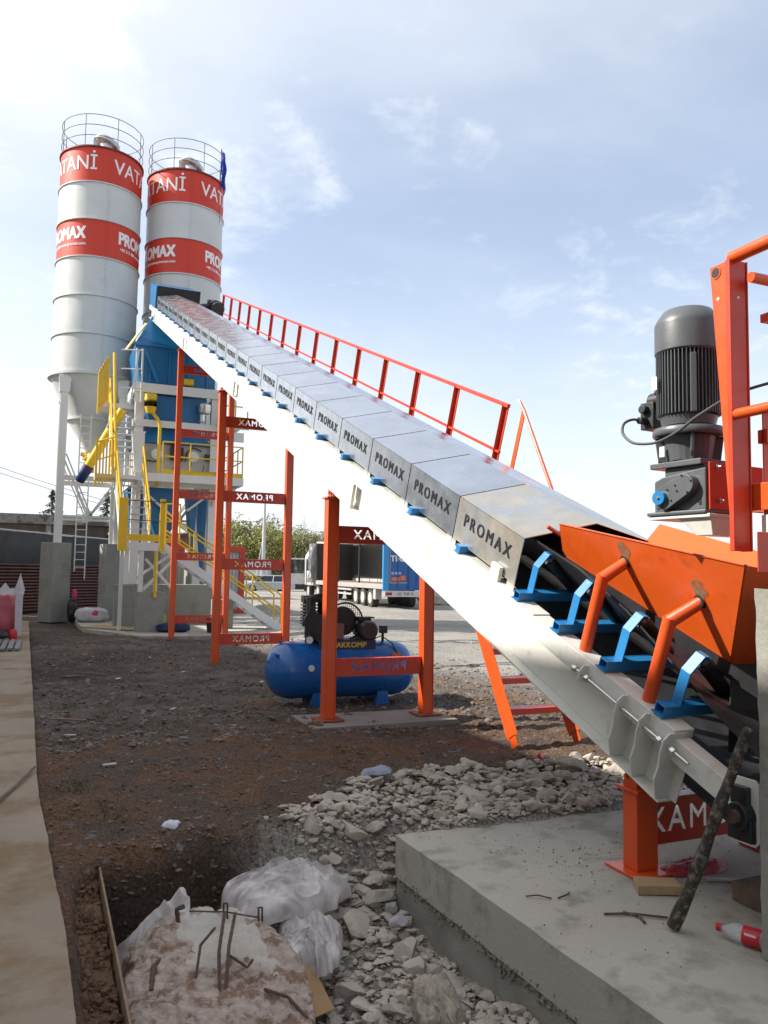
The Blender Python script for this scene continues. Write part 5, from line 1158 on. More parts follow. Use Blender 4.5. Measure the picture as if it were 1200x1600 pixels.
mb = MB(K); mb.box(-.36, .40, -.24, -.23, ZC+.27, ZC+.385); mb.box(-.36, .40, -.229, .25, ZC+.375, ZC+.39); mb.box(-.36, .4, .251, .26, ZC+.27, ZC+.385); bp = mb.build('motor_base', NAV, t)
tv, tf = text_mesh('AKKOMP', .095, .004, .001, 1.05); mb = MB(K @ frame((.07, -.2425, ZC+.325), (1, 0, 0), (0, 0, 1), (0, -1, 0))); mb.add(tv, tf); mb.build('lettering', TXY, bp, recalc=False)
mb = MB(K)
for x in (-.44, -.24): mb.cyl((x, .0, ZC+.55), (x, .0, ZC+.86), .085, n=18); mb.box(x-.09, x+.09, -.09, .09, ZC+.86, ZC+.95); [mb.cyl((x, 0, ZC+.58+q*.04), (x, 0, ZC+.595+q*.04), .115, n=18) for q in range(7)]
mb.box(-.46, -.2, -.15, .15, ZC+.39, ZC+.56); mb.box(-.52, -.12, -.22, .12, ZC+.90, ZC+.935); mb.build('pump', BKP, t, smooth=True, bevel=.003)
mb = MB(K); mb.tube([(-.5, -.2, ZC+.4), (-.5, -.2, ZC+.93)], .03, 8); mb.tube([(-.45, -.16, ZC+.93), (-.2, -.18, ZC+.99), (-.12, -.18, ZC+.9)], .03, 8); mb.cyl((-.43, -.24, ZC+.62), (-.43, -.20, ZC+.62), .13, n=24); mb.build('intake_pipe', BKP, t, smooth=True)
mb = MB(K); mb.cyl((-.50, -.30, ZC+.40), (-.50, -.27, ZC+.40), .055, n=24); gd = mb.build('pressure_gauge', BKP, t, smooth=True)
mb = MB(K); mb.cyl((-.50, -.304, ZC+.40), (-.50, -.3005, ZC+.40), .045, n=24); mb.build('dial', PL, gd)
mb = MB(K); mb.box(-.20, -.03, -.235, -.10, ZC+.40, ZC+.60); mb.build('switch_box', mat('dull_red_box', (.20, .10, .10), .5), t, bevel=.005)
# belt guard: perforated mesh built as wires
mb = MB(K); cxg, czg = -.0, ZC+.62
ring = [(cxg+.02+.24*math.cos(a), -.10, czg+.24*math.sin(a)) for a in [2*math.pi*k/28 for k in range(28)]]; mb.tube(ring, .012, 6, closed=True)
for k in range(-8, 9):
    h_ = math.sqrt(max(0, .24**2-(k*.028)**2)); mb.bar((cxg+.02+k*.028, -.10, czg-h_), (cxg+.02+k*.028, -.10, czg+h_), .005, .004, up=(0, 1, 0)); mb.bar((cxg+.02-h_, -.103, czg+k*.028), (cxg+.02+h_, -.103, czg+k*.028), .004, .005, up=(0, 1, 0))
mb.build('belt_guard', BKP, t)
mb = MB(K); mb.cyl((cxg+.0, -.06, czg), (cxg+.0, -.02, czg), .19, n=28); mb.cyl((cxg, -.02, czg), (cxg-.25, .05, czg), .03, n=10); mb.build('flywheel', DG, t, smooth=True)
mb = MB(K); mb.cyl((.30, -.26, ZC+.51), (.30, .10, ZC+.51), .125, n=28); mb.cyl((.30, -.29, ZC+.51), (.30, -.26, ZC+.51), .105, .125, n=28); mb.box(.18, .42, -.2, .08, ZC+.392, ZC+.42); mb.box(.19, .36, -.16, -.0, ZC+.625, ZC+.66); mb.box(.17, .40, -.18, .02, ZC+.66, ZC+.68)
em = mb.build('electric_motor', DG, t, smooth=True, bevel=.003)
mb = MB(K); mb.cyl((.30, -.293, ZC+.51), (.30, -.2905, ZC+.51), .06, n=20); mb.build('fan_grille', BKP, em)
mb = MB(K); mb.cyl((.56, -.05, ZC+.34), (.56, -.05, ZC+.50), .02, n=8); mb.box(.52, .61, -.1, 0, ZC+.46, ZC+.56); mb.tube([(.53, -.05, ZC+.42), (.46, -.08, ZC+.40), (.40, -.1, ZC+.40)], .008, 6); mb.tube([(.57, -.08, ZC+.40), (.64, -.2, ZC+.34), (.70, -.33, ZC+.16), (.74, -.34, ZC+.0)], .009, 6); mb.build('pressure_switch', BKP, t)
mb = MB(K); mb.cyl((-.48, -.352, ZC+.055), (-.48, -.366, ZC+.055), .04, n=20); mb.build('round_sticker', PL, t)
mb = MB(K @ Matrix.Rotation(0, 4, 'Z'))
for q in range(1): mb.hexa([(.60, -.345, ZC+.13), (.72, -.345, ZC+.13), (.72, -.300, ZC+.215), (.60, -.300, ZC+.215)], [(.60, -.352, ZC+.13), (.72, -.352, ZC+.13), (.72, -.307, ZC+.22), (.60, -.307, ZC+.22)])
mb.build('orange_sticker', OR, t)
mb = MB(K); mb.cyl((-.98, -.10, ZC+.1), (-.92, -.08, ZC+.1), .04, n=10); mb.cyl((-.85, -.2, ZC+.2), (-.93, -.25, ZC+.22), .02, n=8); mb.cyl((-.8, 0, ZC+.30), (-.8, 0, ZC+.38), .015, n=8); mb.parts('fitting', BLC, t)

# ---------------- lorry trailer and truck ----------------
def PT(px, d): # helper used once for the yard far side: direction angle (deg) and distance along the ground
    a = YAW + math.atan((px-600)/FOC); return Vector((math.sin(a), math.cos(a), 0))*(d/math.cos(a-YAW))
gz = -1.78
rear, front = PT(601, 40.0), PT(496, 53.0); L_ = (front-rear).length; ang = math.atan2((front-rear).y, (front-rear).x)
t = thing('lorry_trailer', 'curtain-side lorry trailer with open near side and blue rear doors across the yard', 'lorry trailer', (rear.x, rear.y, gz), ang)
T = WM[t.name]; W_ = -2.5     # local x forward to the cab, local y: near side at 0, far side at W_ (to the right of forward)
mb = MB(T); mb.box(0.1, L_, W_, 0, 1.12, 1.25); mb.box(.1, L_, -.06, .02, 1.0, 1.19); mb.box(.5, L_-.5, -1.0, -.85, .85, 1.11); mb.box(.5, L_-.5, -1.65, -1.5, .85, 1.11); mb.build('chassis', mat('trailer_grey', (.34, .33, .31), .6, var=.15), t)
mb = MB(T); mb.box(.1, L_, W_+.05, -.05, 1.251, 1.28); mb.build('load_floor', WOODD, t)
mb = MB(T); mb.box(.1, L_, W_-.02, W_+.02, 1.28, 3.7); 
for k in range(9): mb.box(.3+k*1.6, .36+k*1.6, W_+.02, W_+.07, 1.28, 3.6)
mb.build('inner_side', TRW, t)
mb = MB(T); mb.box(L_-.1, L_, W_, 0, 1.28, 3.7); mb.build('front_wall', DG, t)
mb = MB(T); mb.box(L_-6.5, L_-.12, W_+.075, W_+.10, 1.5, 3.6); mb.build('dark_curtain', DG, t)
mb = MB(T); n = 14
for k in range(n):
    a, b = k/n, (k+1)/n; za, zb = 3.70-.18*math.sin(a*math.pi), 3.70-.18*math.sin(b*math.pi)
    mb.hexa([(.1+a*(L_-.1), W_, 3.72), (.1+b*(L_-.1), W_, 3.72), (.1+b*(L_-.1), 0, zb), (.1+a*(L_-.1), 0, za)], [(.1+a*(L_-.1), W_, 3.80), (.1+b*(L_-.1), W_, 3.80), (.1+b*(L_-.1), 0.02, zb+.12), (.1+a*(L_-.1), 0.02, za+.12)])
RT_ = mat('roof_tarp', (.75, .75, .72), .5)
N, L = RT_.node_tree.nodes, RT_.node_tree.links; tl = N.new('ShaderNodeBsdfTranslucent'); tl.inputs[0].default_value = (.8, .78, .74, 1); mxs = N.new('ShaderNodeMixShader'); mxs.inputs[0].default_value = .6
L.new(N['Principled BSDF'].outputs[0], mxs.inputs[1]); L.new(tl.outputs[0], mxs.inputs[2]); L.new(mxs.outputs[0], N['Material Output'].inputs[0]); mb.build('roof', RT_, t)
for x in (.12, 4.2, 8.4, L_-.15):
    mb = MB(T); mb.box(x, x+.09, -.09, 0.0, 1.25, 3.65); mb.build('pillar', DG if x > .2 else TRL, t)
mb = MB(T); mb.box(-.02, .10, W_/2+.012, -.28, .95, 3.78); d1 = mb.build('rear_door', TRB, t, bevel=.01)
mb = MB(T); mb.box(-.02, .10, W_+.01, W_/2-.012, .95, 3.78); d2 = mb.build('rear_door', TRB, t, bevel=.01)
mb = MB(T); mb.box(-.03, .10, -.27, .03, .9, 3.80); mb.build('corner_panel', TRL, t)
mb = MB(T); mb.box(-.03, -.021, W_/2, -.31, 1.30, 1.34); mb.box(-.03, -.021, -.34, -.31, 1.34, 3.7); mb.build('door_trim', mat('ochre_trim', (.5, .33, .1), .5), d1)
mb = MB(T)
for y in (-.75, W_/2-.1, W_/2-.5): mb.cyl((-.045, y, 1.0), (-.045, y, 3.7), .02, n=6)
mb.parts('lock_rod', TRB, d1)
tv, tf = text_mesh('TIRSAN', .42, .01, .004, 1.0); mb = MB(T @ frame((-.032, -1.05, 2.52), (0, -1, 0), (0, 0, 1), (-1, 0, 0))); mb.add(tv, tf); mb.build('lettering', TXW, d1, recalc=False)
mb = MB(T); mb.box(-.028, -.022, -.85, -.42, 1.42, 1.60); mb.box(-.028, -.022, -1.15, -.9, 1.45, 1.68); mb.parts('warning_sticker', mat('orange_sticker', (.7, .15, .02), .5), d1)
mb = MB(T)
for y in (-.47, -.66, -.85): mb.cyl((-.028, y, 1.80), (-.022, y, 1.80), .075, n=16)
mb.parts('round_sign', mat('lilac_disc', (.4, .38, .5), .5), d1)
mb = MB(T); mb.box(-.10, -.02, W_, -.02, .62, .92); bu = mb.build('bumper', mat('bumper_white', (.55, .53, .50), .5), t, bevel=.01)
mb = MB(T); mb.box(-.115, -.101, -.42, -.10, .70, .84); mb.box(-.115, -.101, W_+.1, W_+.42, .70, .84); mb.parts('tail_light', mat('tail_light_red', (.30, .01, .015), .3), bu)
tv, tf = text_mesh('LC  TUZ  K', .17, .004, .003, 1.0); mb = MB(T @ frame((-.104, -1.15, .77), (0, -1, 0), (0, 0, 1), (-1, 0, 0))); mb.add(tv, tf); mb.build('lettering', TXK, bu, recalc=False)
def wheel(x, y, r, w, T_, parent, sgn=1):
    mb = MB(T_); mb.cyl((x, y, r), (x, y-sgn*w, r), r, n=28); wh = mb.build('wheel', TYRE, parent, smooth=True)
    mb = MB(T_); mb.cyl((x, y+sgn*.008, r), (x, y-sgn*.02, r), r*.60, r*.55, n=24); mb.cyl((x, y+sgn*.02, r), (x, y+sgn*.0085, r), r*.25, n=12); mb.build('rim', mat('wheel_rim', (.45, .44, .42), .5), wh, smooth=True)
for x in (2.3, 3.6, 4.9):
    wheel(x, -.05, .50, .35, T, t); wheel(x, W_+.05, .50, .35, T, t, -1)
mb = MB(T); mb.box(1.3, 1.7, -.35, -.03, .45, 1.0); mb.box(1.31, 1.69, -.029, -.02, .5, .95); mb.build('side_box', mat('box_grey', (.4, .4, .38), .5), t)
mb = MB(T); mb.box(5.8, 8.8, -.12, -.05, .55, .65); mb.box(5.8, 8.8, -.12, -.05, .8, .9); mb.box(9.2, 9.35, -.3, -.1, .0, 1.0); mb.build('side_guard', mat('trailer_grey2', (.4, .39, .37), .5), t)
# bundled curtain at the front of the trailer
mb = MB(T); n = 26; vs = []
for j in range(n+1):
    for i in range(9):
        v = j/n; u = i/8; x = L_-.2+.9*u + .9*(1-v)*.9; z = 1.1+2.6*v; vs.append((x+.12*noise.noise(Vector((u*6, v*3, 2))), .12+.22*math.sin(i*1.5+v*3)+.1*noise.noise(Vector((u*5, v*9, 6))), z))
mb.add(vs, [(j*9+i, j*9+i+1, (j+1)*9+i+1, (j+1)*9+i) for j in range(n) for i in range(8)]); mb.build('bundled_curtain', mat('silver_tarp', (.50, .50, .52), .35, metal=.3, var=.25, vscale=6), t, recalc=False)
# tractor unit with open door
fr = T @ Vector((L_, 0, 0)); t2 = thing('lorry_tractor', 'white lorry cab with its door swung open in front of the trailer', 'lorry', (fr.x, fr.y, gz), ang); T2 = WM[t2.name]
mb = MB(T2); mb.box(.9, 3.3, W_, 0, .9, 2.9); mb.hexa([(.9, W_, 2.9), (3.3, W_, 2.9), (3.3, 0, 2.9), (.9, 0, 2.9)], [(1.1, W_+.2, 3.5), (2.6, W_+.2, 3.5), (2.6, -.2, 3.5), (1.1, -.2, 3.5)]); cb = mb.build('cab', mat('cab_white', (.55, .55, .53), .4), t2, bevel=.06)
mb = MB(T2); mb.box(1.9, 2.9, .001, .012, 1.9, 2.7); mb.box(3.301, 3.31, W_+.2, -.2, 1.8, 2.7); mb.build('window', GLASS, cb)
mb = MB(T2); mb.box(2.95, 3.0, .05, 1.25, .95, 2.75); dr = mb.build('open_door', mat('cab_white', (.55, .55, .53), .4), t2, bevel=.02)
mb = MB(T2); mb.box(2.94, 3.01, .15, 1.12, 1.7, 2.65); mb.build('door_window', GLASS, dr)
mb = MB(T2); mb.box(-1.5, 3.2, -1.7, -.8, .6, .9); mb.build('chassis', DG, t2)
for x in (-.3, 2.4): wheel(x, -.05, .5, .33, T2, t2); wheel(x, W_+.05, .5, .33, T2, t2, -1)

# ---------------- cars ----------------
def car(name, label, loc, rz, paint, L=4.5, W=1.78, H=1.45, hatch=False):
    t = thing(name, label, 'car', loc, rz, 'cars parked at the far side of the yard'); T = WM[t.name]
    lo = [(-L/2, .35), (-L/2+.02, .62), (-L/2+.12, .86), (-L/2+.75 if not hatch else -L/2+.2, .92), (L/2-1.15, .92), (L/2-.35, .78), (L/2-.05, .62), (L/2, .38), (L/2-.1, .22), (-L/2+.1, .22)]
    mb = MB(T); mb.prism(lo, 1, -W/2, W/2); b = mb.build('body', paint, t, bevel=.07)
    r0, r1 = (-L/2+.95, L/2-1.75) if not hatch else (-L/2+.45, L/2-1.7)
    b0, b1 = (-L/2+.35, L/2-1.0) if not hatch else (-L/2+.05, L/2-1.0)
    mb = MB(T); mb.hexa([(b0, -W/2+.06, .915), (b1, -W/2+.06, .915), (b1, W/2-.06, .915), (b0, W/2-.06, .915)], [(r0, -W/2+.22, H-.03), (r1, -W/2+.22, H-.03), (r1, W/2-.22, H-.03), (r0, W/2-.22, H-.03)]); mb.build('windows', GLASS, t, bevel=.04)
    mb = MB(T); mb.box(r0-.05, r1+.05, -W/2+.2, W/2-.2, H-.05, H); 
    for s_ in (-1, 1):
        for f in (0, .5, 1): mb.bar((b0+(b1-b0)*f, s_*(W/2-.05), .92), (r0+(r1-r0)*f, s_*(W/2-.21), H-.02), .07, .03)
    mb.build('roof', paint, t, bevel=.02)
    for x in (-L/2+.85, L/2-.85):
        for s_ in (-1, 1): wheel(x, s_*(W/2+.01), .32, .22, T, t, s_)
    for s_ in (-1, 1): mb = MB(T); mb.box(L/2-.12, L/2-.02, s_*.62-.16, s_*.62+.16, .60, .72); mb.build('headlight', PL, t)
    return t
rt = YAW
p = PT(424, 72); car('parked_car', 'silver saloon car parked side-on between the trestle legs', (p.x, p.y, -1.80), R(180)-YAW+R(4), SILV, 4.6)
p = PT(462, 73.5); car('parked_car', 'black hatchback partly hidden behind the silver saloon', (p.x, p.y, -1.80), -YAW+R(10), BKC, 4.2, hatch=True)
p = PT(397, 77); car('parked_car', 'silver-blue car mostly hidden behind the front of the silver saloon', (p.x, p.y, -1.80), R(180)-YAW-R(25), mat('pale_blue_car', (.3, .36, .4), .3, coat=.4), 4.3, hatch=True)
p = PT(440, 84); car('parked_car', 'white car half hidden in the back row under the trees', (p.x, p.y, -1.80), -YAW, mat('white_car', (.6, .6, .6), .3, coat=.4), 4.2)

# ---------------- cabin, hut, heaps ----------------
t = thing('site_cabin', 'grey-panelled site cabin with a red frame standing behind the tower', 'cabin', (5.4, 33.2, -1.75))
mb = MB(); mb.box(3.4, 7.5, 32.1, 34.4, -1.55, .80)
for k in range(26): mb.box(3.42+k*.153, 3.47+k*.153, 32.06, 32.099, -1.5, .75)
mb.build('wall_panel', PANEL, t)
mb = MB()
for x in (3.3, 7.35): mb.box(x, x+.22, 32.02, 32.24, -1.70, .95)
mb.box(3.3, 7.58, 32.0, 32.019, -1.74, -1.52); mb.box(3.3, 7.58, 32.03, 34.5, .80, 1.0); mb.box(3.3, 7.58, 31.98, 32.02, .76, .93); mb.build('frame', ORR, t)
mb = MB(); mb.box(5.7, 6.45, 32.0, 32.05, -.15, .62); mb.build('window', GLASS, t)
p = PT(404, 88); t = thing('site_hut', 'small pale blue-white hut behind the silver saloon', 'hut', (p.x, p.y, -1.8), -YAW)
T = WM[t.name]; mb = MB(T); mb.box(-1.8, 1.2, 0, 2.5, 0, 3.0); mb.build('wall', mat('hut_white', (.52, .56, .60), .5), t); mb = MB(T); mb.box(-1.9, 1.3, -.1, 2.6, 3.0, 3.15); mb.build('roof', PANEL, t)
# ---------------- left background ----------------
t = thing('sheet_fence', 'dark corrugated sheet fence behind the piers at the left', 'fence', (1.5, 38.5, -1.75))
a, b = Vector((-2.6, 34.0, 0)), Vector((6.6, 43.5, 0)); d = (b-a).normalized(); nn = Vector((d.y, -d.x, 0)); n = int((b-a).length/.10)
mb = MB(); vs = []
for k in range(n+1):
    p = a+d*k*.10; vs += [p+Vector((0, 0, -1.8)), p+Vector((0, 0, 1.50-.25*k/n))]
mb.add(vs, [(2*k, 2*k+2, 2*k+3, 2*k+1) for k in range(n)])
for k in range(46): z = -1.7+k*.07; mb.bar(a+nn*.02+Vector((0, 0, z)), b+nn*.02+Vector((0, 0, z)), .03, .022)
mb.build('sheet', DRK, t)
mb = MB(); mb.bar(a+Vector((0, 0, 1.55)), b+Vector((0, 0, 1.30)), .1, .05); mb.bar(a+nn*.1+Vector((-.02, 0, -1.8)), a+nn*.1+Vector((-.02, 0, 1.6)), .12, .12); mb.build('capping', PANEL, t)
t = thing('slatted_stack', 'stack of maroon formwork panels with dark gaps leaning along the dark fence', 'formwork stack', (1.5, 36.5, -1.75)); mb = MB()
a2, b2 = Vector((-2.2, 32.6, 0)), Vector((4.4, 39.5, 0)); d2_ = (b2-a2).normalized()
for k in range(15): z = -1.62+k*.125; mb.bar(a2+Vector((0, 0, z)), b2+Vector((0, 0, z)), .5, .055)
mb.build('slats', MAR, t)
mb = MB(); mb.bar(a2+Vector((.15, .45, -.8)), b2+Vector((.15, .45, -.8)), .02, 1.9); mb.build('backing', DRK, t)
t = thing('old_building', 'low old building with a long flat roof and shaded porch behind the dark fence', 'building', (-1, 56, -1.75))
mb = MB(); mb.box(-12, 4.6, 56, 62, -1.8, 2.75); mb.build('wall', mat('old_wall', (.20, .19, .17), .9, var=.4, vscale=.8), t)
mb = MB(); mb.box(-12, 5.2, 54.2, 62.5, 2.75, 3.0); mb.box(-12, 5.2, 54.2, 54.5, 3.001, 3.35); mb.build('roof', mat('old_roof', (.22, .21, .19), .9, var=.6, vscale=1.6, col2=(.07, .06, .055), c2=(.5, .56), c2scale=.8), t)
mb = MB()
for x in (-7, -3.4, .3, 4.6): mb.box(x-.15, x+.15, 54.4, 54.7, -1.8, 2.75)
mb.parts('porch_column', mat('old_wall', (.2, .19, .17)), t)
for x in (-2.2, 1.6):
    mb = MB(); mb.box(x-.8, x+.8, 55.95, 56.0, .6, 1.9); f_ = mb.build('window', PANEL, t)
    mb = MB(); mb.box(x-.7, x+.7, 55.92, 55.949, .7, 1.8); mb.build('pane', GLASS, f_)
mb = MB()
for x in np.arange(-4.0, 1.5, .62): mb.box(x-.05, x+.05, 50, 50.08, .2, 2.1)
mb.box(-4.2, 1.6, 50.0, 50.08, 1.85, 1.93); mb.build('pale_railing', PANEL, label='pale post railing seen above the dark fence at the left', cat='railing')
t = thing('brick_outbuilding', 'maroon brick outbuilding with faded white scrawl behind the fence', 'building', (7.2, 52, -1.75))
mb = MB(); mb.box(3.9, 10.5, 51, 56, -1.8, 2.15); mb.build('wall', mat('maroon_brick', (.16, .065, .055), .9, var=.3, vscale=1.5), t)
mb = MB(); mb.box(3.8, 10.6, 50.9, 56.1, 2.15, 2.32); mb.build('roof', mat('old_roof', (.3, .3, .3)), t)
mb = MB()
for (pts) in ([(4.75, 1.5), (4.75, .75)], [(4.95, 1.5), (4.95, .75)], [(5.2, .8), (5.5, 1.1), (5.75, .9), (5.9, 1.2)], [(5.4, .7), (5.9, .8), (6.3, 1.25), (6.4, .9)], [(5.8, 1.6), (5.9, 1.3)]): mb.tube([(x, 50.985, z) for x, z in pts], .035, 5)
mb.build('scrawl', mat('faded_paint', (.42, .36, .34), .8), t)
def sack(name, label, cat, c, r, m, seed, extra=None):
    mb = MB(); bm = bmesh.new(); bmesh.ops.create_icosphere(bm, subdivisions=4, radius=1)
    for v in bm.verts:
        p = v.co.copy(); p = Vector([math.copysign(abs(q)**.7, q) for q in p]); k = 1+.12*noise.noise(p*2+Vector((seed, 0, 0)))+.05*noise.noise(p*6)
        v.co = Vector((c[0]+p.x*r[0]*k, c[1]+p.y*r[1]*k, c[2]+r[2]+p.z*r[2]*k))
    mb.add([v.co for v in bm.verts], [tuple(v.index for v in f.verts) for f in bm.faces]); bm.free(); return mb.build(name, m, smooth=True, label=label, cat=cat)
o = sack('bulk_bag', 'large pink and white bulk bag at the left edge behind the walkway end', 'bulk bag', (-1.15, 20.8, -1.62), (.72, .5, .52), PINK, 2)
mb = MB(); n = 14; vs = []
for k in range(n+1):
    a = k/n; x = -1.80+1.45*a; vs += [(x, 20.30, -.62+.02*math.sin(k*3)), (x+.02, 20.35, -.50+.16*abs(math.sin(k*1.1))**3+ (.22 if k in (13,) else 0))]
mb.add(vs, [(2*k, 2*k+2, 2*k+3, 2*k+1) for k in range(n)]); mb.hexa([(-.50, 20.3, -1.55), (-.36, 20.3, -1.55), (-.36, 20.4, -1.55), (-.5, 20.4, -1.55)], [(-.52, 20.3, -.6), (-.36, 20.3, -.6), (-.36, 20.4, -.6), (-.52, 20.4, -.6)]); mb.build('bag_rim', SACKW, o, recalc=False)
o = sack('sack', 'white sack with magenta print lying between the piers', 'sack', (1.55, 27.4, -1.72), (.50, .35, .24), SACKW, 5)
mb = MB(); rock(mb, (1.62, 27.08, -1.42), .17, 2, (1, .35, .8), seed=3); mb.build('print', MAG, o)
sack('sack', 'dark bundle leaning at the foot of the tall leftmost pier', 'sack', (.98, 27.9, -1.72), (.16, .2, .38), BKP, 8)
sack('sack', 'small red bag on top of the dark bundle by the tall pier', 'sack', (1.02, 27.7, -.98), (.07, .08, .16), MAG, 9)
mb = MB()
for k in range(9): mb.box(-1.45+k*.13, -1.36+k*.13, 17.2, 19.3, -1.60+.01*(k % 2), -1.56+.01*(k % 2))
mb.build('corrugated_sheet', mat('grey_sheet', (.2, .2, .2), .6, metal=.3), label='grey corrugated sheet lying on the end of the walkway', cat='metal sheet')
sack('bucket_bag', 'black bag lying beside the bulk bag on the walkway end', 'bag', (-1.1, 19.9, -1.62), (.5, .2, .12), BKP, 14)
sack('bag', 'small red bag beside the black one at the walkway end', 'bag', (-.52, 19.9, -1.62), (.09, .09, .12), REDP, 15)
mb = MB(); mb.lathe([(.0, 0), (.20, 0), (.24, .40), (.215, .40), (.18, .03), (0, .03)], (4.45, 22.2, -1.69), 24); mb.build('bucket', BKP, smooth=True, label='black bucket standing behind the tallest orange trestle', cat='bucket')
sack('coat', 'dark blue heap of cloth lying by the low wide plinth', 'cloth', (3.4, 22.6, -1.7), (.45, .25, .13), mat('navy_cloth', (.03, .04, .09), .9, var=.4, vscale=9), 4)
mb = MB(); mb.lathe([(0, 0), (.15, 0), (.17, .3), (.05, .36), (0, .36)], (3.45, 25.4, -1.69), 16); mb.build('canister', mat('yellow_green', (.35, .33, .03), .5), smooth=True, label='yellow-green canister by the plinth wall', cat='canister')
mb = MB(); mb.lathe([(0, 0), (.17, 0), (.17, .22), (0, .22)], (3.35, 25.55, -1.37), 16); mb.build('bucket', OR, smooth=True, label='orange tub set behind the yellow-green canister', cat='tub')
slab('plywood_sheet', [(1.1, 24.7), (2.3, 23.2), (2.9, 23.5), (1.8, 25.2)], -1.655, -1.68, WOOD, 'sheet', chip=.0)
bpy.data.objects['plywood_sheet']['label'] = 'pale plywood offcut on the edge of the apron'; del bpy.data.objects['plywood_sheet']['kind']; bpy.data.objects['plywood_sheet']['category'] = 'plywood sheet'

# ---------------- trees, poles, wires ----------------
def crown(mb, c, r, n, leaf, rd, lobes=9, flat=.9):
    lb = []
    for k in range(lobes):
        v = Vector((rd.gauss(0, 1), rd.gauss(0, 1), rd.gauss(0, .8))).normalized()*rd.uniform(.3, .72); lb.append((Vector((v.x*r[0], v.y*r[1], v.z*r[2])), rd.uniform(.28, .5)))
    for k in range(n):
        cc, rr_ = lb[rd.randrange(lobes)]; v = Vector((rd.gauss(0, 1), rd.gauss(0, 1), rd.gauss(0, 1))).normalized()*(rd.random()**.45)*rr_
        p = Vector(c)+cc+Vector((v.x*r[0], v.y*r[1], v.z*r[2])); s_ = leaf*rd.uniform(.5, 1.3)
        a = Vector((rd.gauss(0, 1), rd.gauss(0, 1), rd.gauss(0, 1))).normalized(); b = a.orthogonal().normalized(); q = a.cross(b)
        mb.add([p+b*s_, p+q*s_*.7, p-b*s_, p-q*s_*.7], [(0, 1, 2, 3)])
def branchy(mb, base, h, rd, depth=4, r=.14, spread=.5):
    def rec(p, d, L, r, k):
        e_ = p+d*L; mb.cyl(p, e_, r, r*.65, n=5, cap=False)
        if k == 0: return
        for _ in range(3 if k > 1 else 4):
            nd = (d+Vector((rd.gauss(0, spread), rd.gauss(0, spread), rd.gauss(.1, spread*.5)))).normalized(); rec(p.lerp(e_, rd.uniform(.55, 1)), nd, L*rd.uniform(.6, .8), r*.55, k-1)
    rec(Vector(base), Vector((0, 0, 1)), h*.38, r, depth)
protos = []
for v_ in range(5):
    rd = random.Random(50+v_); t = thing('leafy_tree', 'x', 'tree', (0, 0, 0), 0, 'spring trees along the far side of the yard')
    mb = MB(); branchy(mb, (0, 0, 0), 6.5, rd, 3, .16, .45); mb.build('trunk', BARK, t)
    mb = MB(); crown(mb, (0, 0, 3.9), (3.2, 3.2, 3.1), 5600, .10, rd, 18); mb.build('crown', LF[(0, 0, 1, 1, 2)[v_]], t, recalc=False); protos.append(t)
names = ['bright yellow-green tree', 'yellow-green rounded tree', 'olive bushy tree', 'dull olive tree', 'brownish thin-leaved tree']
tr = [(338, 98, 3, .85), (356, 104, 4, .9), (374, 98, 0, 1.0), (392, 101, 1, 1.08), (408, 97, 0, .95), (424, 103, 2, 1.0), (440, 98, 1, .92), (456, 102, 3, .9), (474, 99, 2, .82), (492, 104, 4, .85), (512, 100, 3, .85), (532, 103, 2, .85),
      (552, 100, 4, .8), (300, 96, 2, .75), (318, 101, 1, .8), (280, 99, 4, .75), (262, 103, 3, .7), (575, 105, 2, .8), (600, 101, 3, .8), (630, 104, 4, .8), (660, 100, 2, .8), (690, 104, 3, .8), (725, 100, 4, .75), (760, 103, 2, .75), (800, 100, 3, .75)]
where = ['behind the middle trestle left leg', 'seen left of the utility pole, behind its neighbour', 'seen between the middle trestle legs, left part', 'with the highest top between the middle trestle legs', 'directly left of the utility pole', 'directly right of the utility pole',
         'next right of the utility pole beside the trestle leg', 'just right of the middle trestle right leg', 'above the lorry cab door', 'behind the lorry cab', 'behind the open trailer front', 'behind the middle of the trailer', 'behind the rear of the trailer',
         'seen through the tower base, right part', 'beside the red-framed cabin top', 'seen through the tower base, left part', 'behind the discharge chute', 'far right behind the trailer doors', 'hidden behind the trailer doors', 'behind the conveyor beam right of the trailer', 'second behind the conveyor beam', 'third behind the conveyor beam', 'behind the hopper, left', 'behind the hopper, middle', 'behind the hopper, right']
used = set()
for i, (px, d, v_, s_) in enumerate(tr):
    p = PT(px, d); lab = names[v_]+' '+where[i]
    if v_ not in used: used.add(v_); o = protos[v_]; o.location = (p.x, p.y, -1.9); o['label'] = lab; o.scale = (s_*1.30,)*3; o.rotation_euler = (0, 0, i)
    else: dup(protos[v_], None, (p.x, p.y, -1.9), i*1.3, lab, s_*1.30)
rd = random.Random(9)
mb = MB(); 
for k in range(26000):
    px = rd.uniform(225, 900); d = rd.uniform(104, 112); p = PT(px, d); z = -1.8+rd.random()**1.2*(3.3+.9*noise.noise(Vector((px*.03, 1, 1)))); s_ = rd.uniform(.12, .3)
    a = Vector((rd.gauss(0, 1), rd.gauss(0, 1), rd.gauss(0, 1))).normalized(); b = a.orthogonal().normalized(); q = a.cross(b); p.z = z; mb.add([p+b*s_, p+q*s_*.7, p-b*s_, p-q*s_*.7], [(0, 1, 2, 3)])
mb.build('hedge', LF[2], kind='stuff', label='tangled brown-green scrub closing off the far side of the yard', recalc=False)
